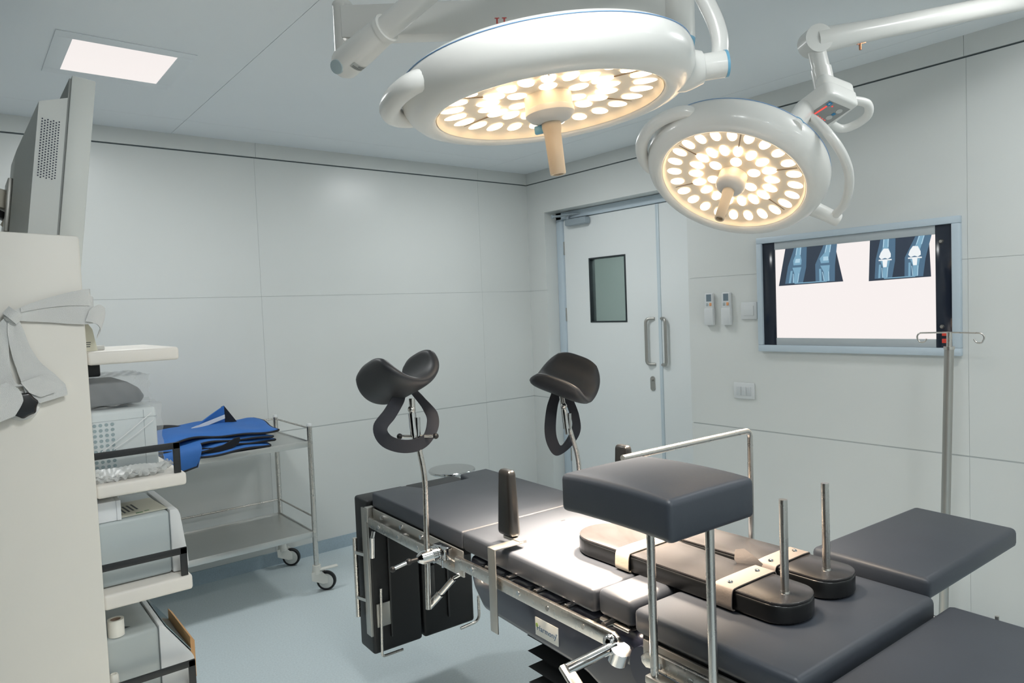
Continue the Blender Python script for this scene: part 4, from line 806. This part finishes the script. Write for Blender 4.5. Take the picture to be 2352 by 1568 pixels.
# grey unit on the third shelf
t = thing('grey_medical_unit', 'grey medical unit with a pale slanted front on the third shelf', 'medical unit', (-3.15, -1.85, 0.7635))
d = MB(); d.box(-3.247, -3.066, -2.0, -1.70, 0.766, 0.944, 0.010, 3); build(d, 'unit_case', GREYP, t)
d = MB(); d.prism([(-3.066, 0.766), (-3.036, 0.764), (-3.022, 0.776), (-3.024, 0.81), (-3.038, 0.93), (-3.044, 0.945), (-3.066, 0.947)], -2.002, -1.70, 'y', 0.004, 2); build(d, 'front_bezel', PALE, t)
t = thing('white_carton', 'small white carton standing on the grey medical unit', 'carton', (-3.22, -1.95, 0.9445))
d = MB(); d.box(-3.262, -3.197, -1.997, -1.90, 0.9445, 0.999, 0.001); d.prism([(-1.999, 0.9446), (-1.999, 0.999), (-1.93, 1.000), (-1.96, 0.9446)], -3.197, -3.186, 'x', 0.001); build(d, 'carton_box', mat('carton_white', (214, 218, 222), 0.6), t)
t = thing('printed_leaflet', 'pale printed leaflet with a small green logo lying on the grey medical unit', 'leaflet', (-3.12, -1.9, 0.9455))
LF = Matrix.Translation((-3.128, -1.925, 0.9456)) @ Matrix.Rotation(math.radians(4), 4, 'Z')
d = MB(); d.box(-0.062, 0.060, -0.055, 0.12, 0, 0.0012); lf_ = build(d, 'leaflet_sheet', mat('leaflet_paper', (204, 204, 190), 0.6), t, LF)
d = MB()
for i in range(5): d.box(-0.055+0.012*i, -0.050+0.012*i, -0.02+0.006*i, 0.06+0.004*i, 0.0012, 0.0016)
build(d, 'leaflet_print', LETTER, lf_, LF)
d = MB(); d.box(-0.02, -0.002, -0.044, -0.036, 0.0012, 0.0017); d.box(0.004, 0.016, -0.036, -0.030, 0.0012, 0.0017); build(d, 'leaflet_mark', mat('leaf_dark_green', (70, 120, 70), 0.5), lf_, LF)
# unit with a slanted screen on the fourth shelf
t = thing('screen_unit', 'grey unit with a slanted glassy screen on the fourth shelf', 'medical unit', (-3.15, -1.85, 0.4305))
d = MB(); d.box(-3.247, -3.112, -2.0, -1.70, 0.432, 0.622, 0.012, 3); body = build(d, 'unit_case', mat('unit_grey', (168, 176, 176), 0.45), t)
d = MB(); d.prism([(-3.112, 0.432), (-3.026, 0.432), (-3.024, 0.505), (-3.028, 0.515), (-3.100, 0.622), (-3.112, 0.625)], -2.002, -1.70, 'y', 0.003, 2); wg = build(d, 'screen_wedge', PALE, t)
sc0, sc1 = Vector((-3.098, 0, 0.6235)), Vector((-3.0265, 0, 0.5185)); nn = Vector((0.105, 0, 0.0715)).normalized()
d = MB(); d.add([(sc0+(sc1-sc0)*u+nn*h+Vector((0, y, 0))) for h in (0.0, 0.0022) for u, y in ((0.07, -1.992), (0.95, -1.992), (0.95, -1.71), (0.07, -1.71))], [(0, 1, 2, 3), (4, 5, 6, 7), (0, 1, 5, 4), (1, 2, 6, 5), (2, 3, 7, 6), (3, 0, 4, 7)]); build(d, 'glass_screen', mat('unit_screen', (120, 140, 146), 0.10), wg)
d = MB(); d.box(-3.03, -3.02, -1.99, -1.72, 0.44, 0.4445); build(d, 'base_trim', BEIGE, wg)
LG = Matrix.Translation((-3.196, -1.93, 0.6222)) @ Matrix.Rotation(math.radians(-90), 4, 'Z')
text('sns', 0.052, 'case_lettering', LETTER, body, LG @ Matrix.Translation((-0.055, 0.0, 0)), 0.0003)
d = MB(); d.prism([(0.006, 0.0), (0.016, 0.022), (0.03, 0.036), (0.036, 0.018), (0.026, 0.0)], 0.0, 0.0004, 'z'); build(d, 'case_mark', LETTER, body, LG @ Matrix.Translation((-0.018, -0.014, 0)))
o = build(MB().prism([(-3.030, 0.44), (-3.018, 0.44), (-3.018, 0.548), (-3.030, 0.562)], -1.99, -1.72, 'y', 0.001), 'cardboard_sheet', mat('cardboard', (196, 152, 104), 0.8)); tag(o, 'strip of brown cardboard behind the screen of the fourth-shelf unit', 'cardboard')
o = None
t = thing('tape_roll', 'white roll of surgical tape standing on the grey screen unit', 'tape roll', (-3.214, -1.985, 0.6225))
d = MB(); d.lathe([(0.0135, 0.0), (0.0205, 0.0), (0.0205, 0.046), (0.0135, 0.046), (0.0135, 0.0)], (-3.214, -1.978, 0.6225), (0, 0, 1), 40); build(d, 'tape', mat('tape_white', (226, 224, 216), 0.6), t)
d = MB(); d.lathe([(0.0115, 0.001), (0.0134, 0.001), (0.0134, 0.045), (0.0115, 0.045), (0.0115, 0.001)], (-3.214, -1.978, 0.6225), (0, 0, 1), 32); build(d, 'tape_core', mat('core_brown', (168, 146, 128), 0.8), t)
o = build(MB().lathe([(0, 0), (0.0115, 0), (0.0115, 0.10), (0.009, 0.106), (0.006, 0.106), (0.006, 0.101), (0, 0.101)], (-3.232, -2.021, 0.4305), (0, 0, 1), 28), 'white_tube', mat('tape_white', (226, 224, 216), 0.6)); tag(o, 'narrow white tube standing at the edge of the fourth shelf', 'tube')
# ------------------------------------------------------------------ instrument trolley by the back wall
tr = thing('instrument_trolley', 'two-tier stainless steel trolley on white casters by the back wall', 'trolley', (-2.5, -0.33, 0))
PX0, PX1, PY0, PY1 = -2.985, -2.066, -0.585, -0.083
for i, (x, y) in enumerate(((PX1, PY0), (PX1, PY1), (PX0, PY0), (PX0, PY1))):
    d = MB(); d.cyl((x, y, 0.150), (x, y, 0.903), 0.0135, seg=24); po = build(d, 'post', STEEL, tr)
    d = MB(); d.lathe([(0.0142, 0.900), (0.0142, 0.908), (0.010, 0.914), (0, 0.915)], (x, y, 0), (0, 0, 1), 24); build(d, 'post_cap', PALE, po)
    dx, dy = 0.050, (0.004 if i % 2 == 0 else 0.012); hd = Vector((0.63, -0.60, 0)).normalized() if i < 2 else Vector((0.5, -0.8, 0)).normalized()
    ctr = Vector((x, y, 0.052))+Vector((0.052, 0.002, 0)); axd = Vector((-0.62, -0.78, 0)).normalized()
    d = MB(); d.lathe([(0.0, -0.014), (0.036, -0.014), (0.040, -0.011), (0.040, 0.011), (0.036, 0.014), (0, 0.014)], ctr, axd, 40); wh = build(d, 'caster_wheel', mat('caster_white', (210, 212, 208), 0.5), tr)
    d = MB(); d.lathe([(0.040, -0.012), (0.049, -0.012), (0.052, -0.008), (0.052, 0.008), (0.049, 0.012), (0.040, 0.012)], ctr, axd, 48); build(d, 'tyre', RUBBER, wh)
    d = MB(); d.cyl((x, y, 0.118), (x, y, 0.150), 0.024, 0.022, 28); d.cyl((x, y, 0.105), (x, y, 0.118), 0.026, seg=28)
    for s_ in (-1, 1):
        o_ = axd*0.020*s_
        pts = [Vector((x, y, 0.118))+o_+Vector((-0.024, 0, 0)), Vector((x, y, 0.118))+o_+Vector((0.028, 0, 0)), ctr+o_+Vector((0.018, 0, 0.02)), ctr+o_+Vector((0.012, 0, -0.010)), ctr+o_+Vector((-0.012, 0, -0.008)), Vector((x, y, 0.075))+o_+Vector((-0.022, 0, 0))]
        t0 = axd*0.0025
        d.add([p-t0 for p in pts]+[p+t0 for p in pts], [tuple(range(6)), tuple(range(11, 5, -1))]+[(k, (k+1) % 6, 6+(k+1) % 6, 6+k) for k in range(6)])
    build(d, 'caster_fork', mat('fork_white', (218, 218, 212), 0.5), wh)
    if i == 0:
        d = MB(); d.bar((x+0.01, y-0.012, 0.126), (x+0.105, y-0.03, 0.130), 0.030, 0.008, bev=0.003); build(d, 'brake_pedal', MATS['fork_white'], wh)
for z, nm in ((0.812, 'upper_shelf'), (0.325, 'lower_shelf')):
    d = MB(); d.box(PX0, PX1, PY0, PY1, z, z+0.0025); d.box(PX0, PX1, PY0-0.003, PY0+0.004, z-0.022, z+0.010, 0.002); d.box(PX0, PX1, PY1-0.004, PY1+0.003, z-0.022, z+0.010, 0.002); d.box(PX0, PX0+0.006, PY0, PY1, z-0.022, z+0.01, 0.002); d.box(PX1-0.006, PX1, PY0, PY1, z-0.022, z+0.01, 0.002)
    build(d, nm, TRAY, tr)
for z in (0.890, 0.412):
    d = MB(); d.tube([(PX0, PY0, z), (PX0, PY1, z), (PX1, PY1, z), (PX1, PY0, z)], 0.0055, 12); build(d, 'guard_rail', STEEL, tr)
# folded protective garment
AP = mat('blue_fabric', (44, 104, 178), 0.65, bump=0.08, bscale=250, noise=0.05, nscale=12); APB = mat('black_binding', (30, 31, 36), 0.8)
ga = thing('folded_apron', 'crumpled bright blue apron with black edging lying on the upper trolley shelf', 'apron', (-2.58, -0.38, 0.815))
def layer(x0, x1, y0, y1, z, th, ph, amp, name='apron_fold', m=AP, par=ga, slope=0.0):
    def fn(u, v):
        x = x0+(x1-x0)*u; y = y0+(y1-y0)*v+0.018*math.sin(u*7+ph)*(1-v)
        return (x+0.012*math.sin(v*6+ph), y, z+amp*math.sin(u*9+ph)*(0.35+0.65*(1-v))+amp*0.6*math.sin(u*17+2*ph+v*3)+slope*v+0.012*math.sin(math.pi*u)*v)
    def thk(u, v):
        mx = max(abs(u*2-1), abs(v*2-1)); return th*math.sqrt(max(0.05, 1-mx**6))
    d = MB(); d.sheet(fn, 60, 16, thk); o = build(d, name, m, par, ang=80)
    d = MB(); d.tube([Vector(fn(i/60, 0.0))+Vector((0, -0.003, -th*0.15)) for i in range(61)], 0.0052, 8); d.tube([Vector(fn(1.0, j/16))+Vector((0.003, 0, -th*0.1)) for j in range(17)], 0.0060, 8); build(d, 'black_edging', APB, o)
    return o
layer(-2.95, -2.285, -0.60, -0.17, 0.834, 0.026, 0.4, 0.004)
layer(-2.96, -2.262, -0.585, -0.18, 0.858, 0.026, 1.7, 0.006)
layer(-2.95, -2.268, -0.575, -0.17, 0.882, 0.026, 2.6, 0.007)
layer(-2.94, -2.225, -0.56, -0.18, 0.908, 0.028, 3.6, 0.009, slope=0.012)
d = MB(); d.ribbon([(-2.70, -0.575, 0.885), (-2.70, -0.612, 0.862), (-2.71, -0.622, 0.82), (-2.715, -0.618, 0.775)], (1, 0, 0.12), [0.17, 0.17, 0.165, 0.15], 0.010, 30); o = build(d, 'hanging_flap', AP, ga, ang=70)
d = MB(); d.tube([(-2.79, -0.617, 0.770), (-2.715, -0.622, 0.772), (-2.645, -0.620, 0.788), (-2.63, -0.622, 0.83)], 0.0055, 8); build(d, 'black_edging', APB, o)
d = MB(); d.ribbon([(-2.62, -0.585, 0.862), (-2.54, -0.60, 0.845), (-2.46, -0.597, 0.872), (-2.43, -0.59, 0.885)], (0, -0.25, 1), [0.012, 0.04, 0.045, 0.02], 0.006, 30); build(d, 'dark_lining', APB, ga)
# raised collar flap
d = MB(); d.sheet(lambda u, v: (-2.60+0.185*u, -0.33-0.03*v*(1-u)+0.03*u, 0.905+(0.012+0.098*u**0.8)*v+0.01*u), 16, 8, 0.008); cf = build(d, 'collar_flap', AP, ga)
d = MB(); d.sheet(lambda u, v: (-2.595+0.178*u, -0.345-0.012*(1-u)+0.03*u, 0.918+0.042*u+0.020*v), 12, 2, 0.005); build(d, 'white_stripe', mat('stripe_white', (214, 218, 224), 0.6), cf)
d = MB(); d.sheet(lambda u, v: (-2.545+0.045*u, -0.352+0.012*u, 0.914+0.010*u+0.012*v), 4, 2, 0.005); build(d, 'red_patch', mat('patch_red', (176, 66, 74), 0.7), cf)
d = MB(); d.add([(-2.425, -0.300, 1.022), (-2.412, -0.296, 1.026), (-2.335, -0.25, 0.925), (-2.42, -0.28, 0.915), (-2.425, -0.285, 1.020), (-2.412, -0.281, 1.024), (-2.335, -0.235, 0.925), (-2.42, -0.265, 0.915)], [(0, 1, 2, 3), (7, 6, 5, 4), (0, 4, 5, 1), (1, 5, 6, 2), (2, 6, 7, 3), (3, 7, 4, 0)]); build(d, 'collar_lining', APB, cf)
d = MB(); d.sheet(lambda u, v: (-2.86+0.26*u, -0.30+0.06*v, 0.918+0.020*math.sin(math.pi*u)+0.012*v), 20, 4, 0.012); build(d, 'dark_lining', APB, ga)
# ------------------------------------------------------------------ stool and drip stand
t = thing('revolving_stool', 'round chrome stool half hidden behind the leg end of the table', 'stool', (-1.14, -0.53, 0))
d = MB(); d.lathe([(0, 0.478), (0.130, 0.478), (0.140, 0.482), (0.146, 0.490), (0.1455, 0.497), (0.141, 0.501), (0, 0.503)], (-1.14, -0.53, 0), (0, 0, 1), 64); build(d, 'stool_seat', CHROME, t)
d = MB(); d.cyl((-1.14, -0.53, 0.20), (-1.14, -0.53, 0.478), 0.014); build(d, 'screw_post', STEEL, t)
for k in range(4):
    a = k*math.pi/2+0.5; ca, sa_ = math.cos(a), math.sin(a)
    d = MB(); d.tube(fillet([(-1.14+0.02*ca, -0.53+0.02*sa_, 0.43), (-1.14+0.085*ca, -0.53+0.085*sa_, 0.43), (-1.14+0.17*ca, -0.53+0.17*sa_, 0.012)], 0.04), 0.0115, 12); lg = build(d, 'leg', STEEL, t)
    d = MB(); d.cyl((-1.14+0.171*ca, -0.53+0.171*sa_, 0.0), (-1.14+0.168*ca, -0.53+0.168*sa_, 0.03), 0.015); build(d, 'rubber_foot', RUBBER, lg)
d = MB(); d.tube([(-1.14+0.135*math.cos(i*math.pi/16), -0.53+0.135*math.sin(i*math.pi/16), 0.17) for i in range(32)], 0.007, 10, closed=True); build(d, 'foot_ring', STEEL, t)
t = thing('drip_stand', 'steel drip stand with two curled hooks in front of the light box', 'drip stand', (-0.5, -3.06, 0))
d = MB(); d.cyl((-0.5, -3.065, 0.08), (-0.5, -3.098, 1.262), 0.0165, seg=24); build(d, 'stand_tube', STEELD, t)
d = MB(); d.cyl((-0.5, -3.098, 1.255), (-0.5, -3.0995, 1.322), 0.0095, seg=20); d.cyl((-0.5, -3.098, 1.256), (-0.5, -3.098, 1.268), 0.019, seg=20); build(d, 'inner_tube', STEEL, t)
d = MB()
for s_ in (-1, 1):
    y0 = -3.0995; ye_ = y0-s_*0.100
    pts = [Vector((-0.5, y0, 1.322)), Vector((-0.5, ye_, 1.320))]
    for i in range(1, 19):
        a = math.pi/2-i*math.pi*1.45/18; pts.append(Vector((-0.5+0.004*i/18, ye_-s_*0.017*math.cos(a), 1.303+0.017*math.sin(a)-(0.004 if i > 9 else 0))))
    d.tube(pts, 0.0032, 10)
build(d, 'hook_bar', STEEL, t)
for k in range(5):
    a = k*2*math.pi/5+0.3; ca, sa_ = math.cos(a), math.sin(a)
    d = MB(); d.tube([(-0.5+0.012*ca, -3.065+0.012*sa_, 0.105), (-0.5+0.19*ca, -3.065+0.19*sa_, 0.065)], 0.011, 12); lg = build(d, 'leg', STEELD, t)
    d = MB(); d.cyl((-0.5+0.19*ca-0.008*sa_, -3.065+0.19*sa_+0.008*ca, 0.03), (-0.5+0.19*ca+0.008*sa_, -3.065+0.19*sa_-0.008*ca, 0.03), 0.03); build(d, 'caster', RUBBER, lg)
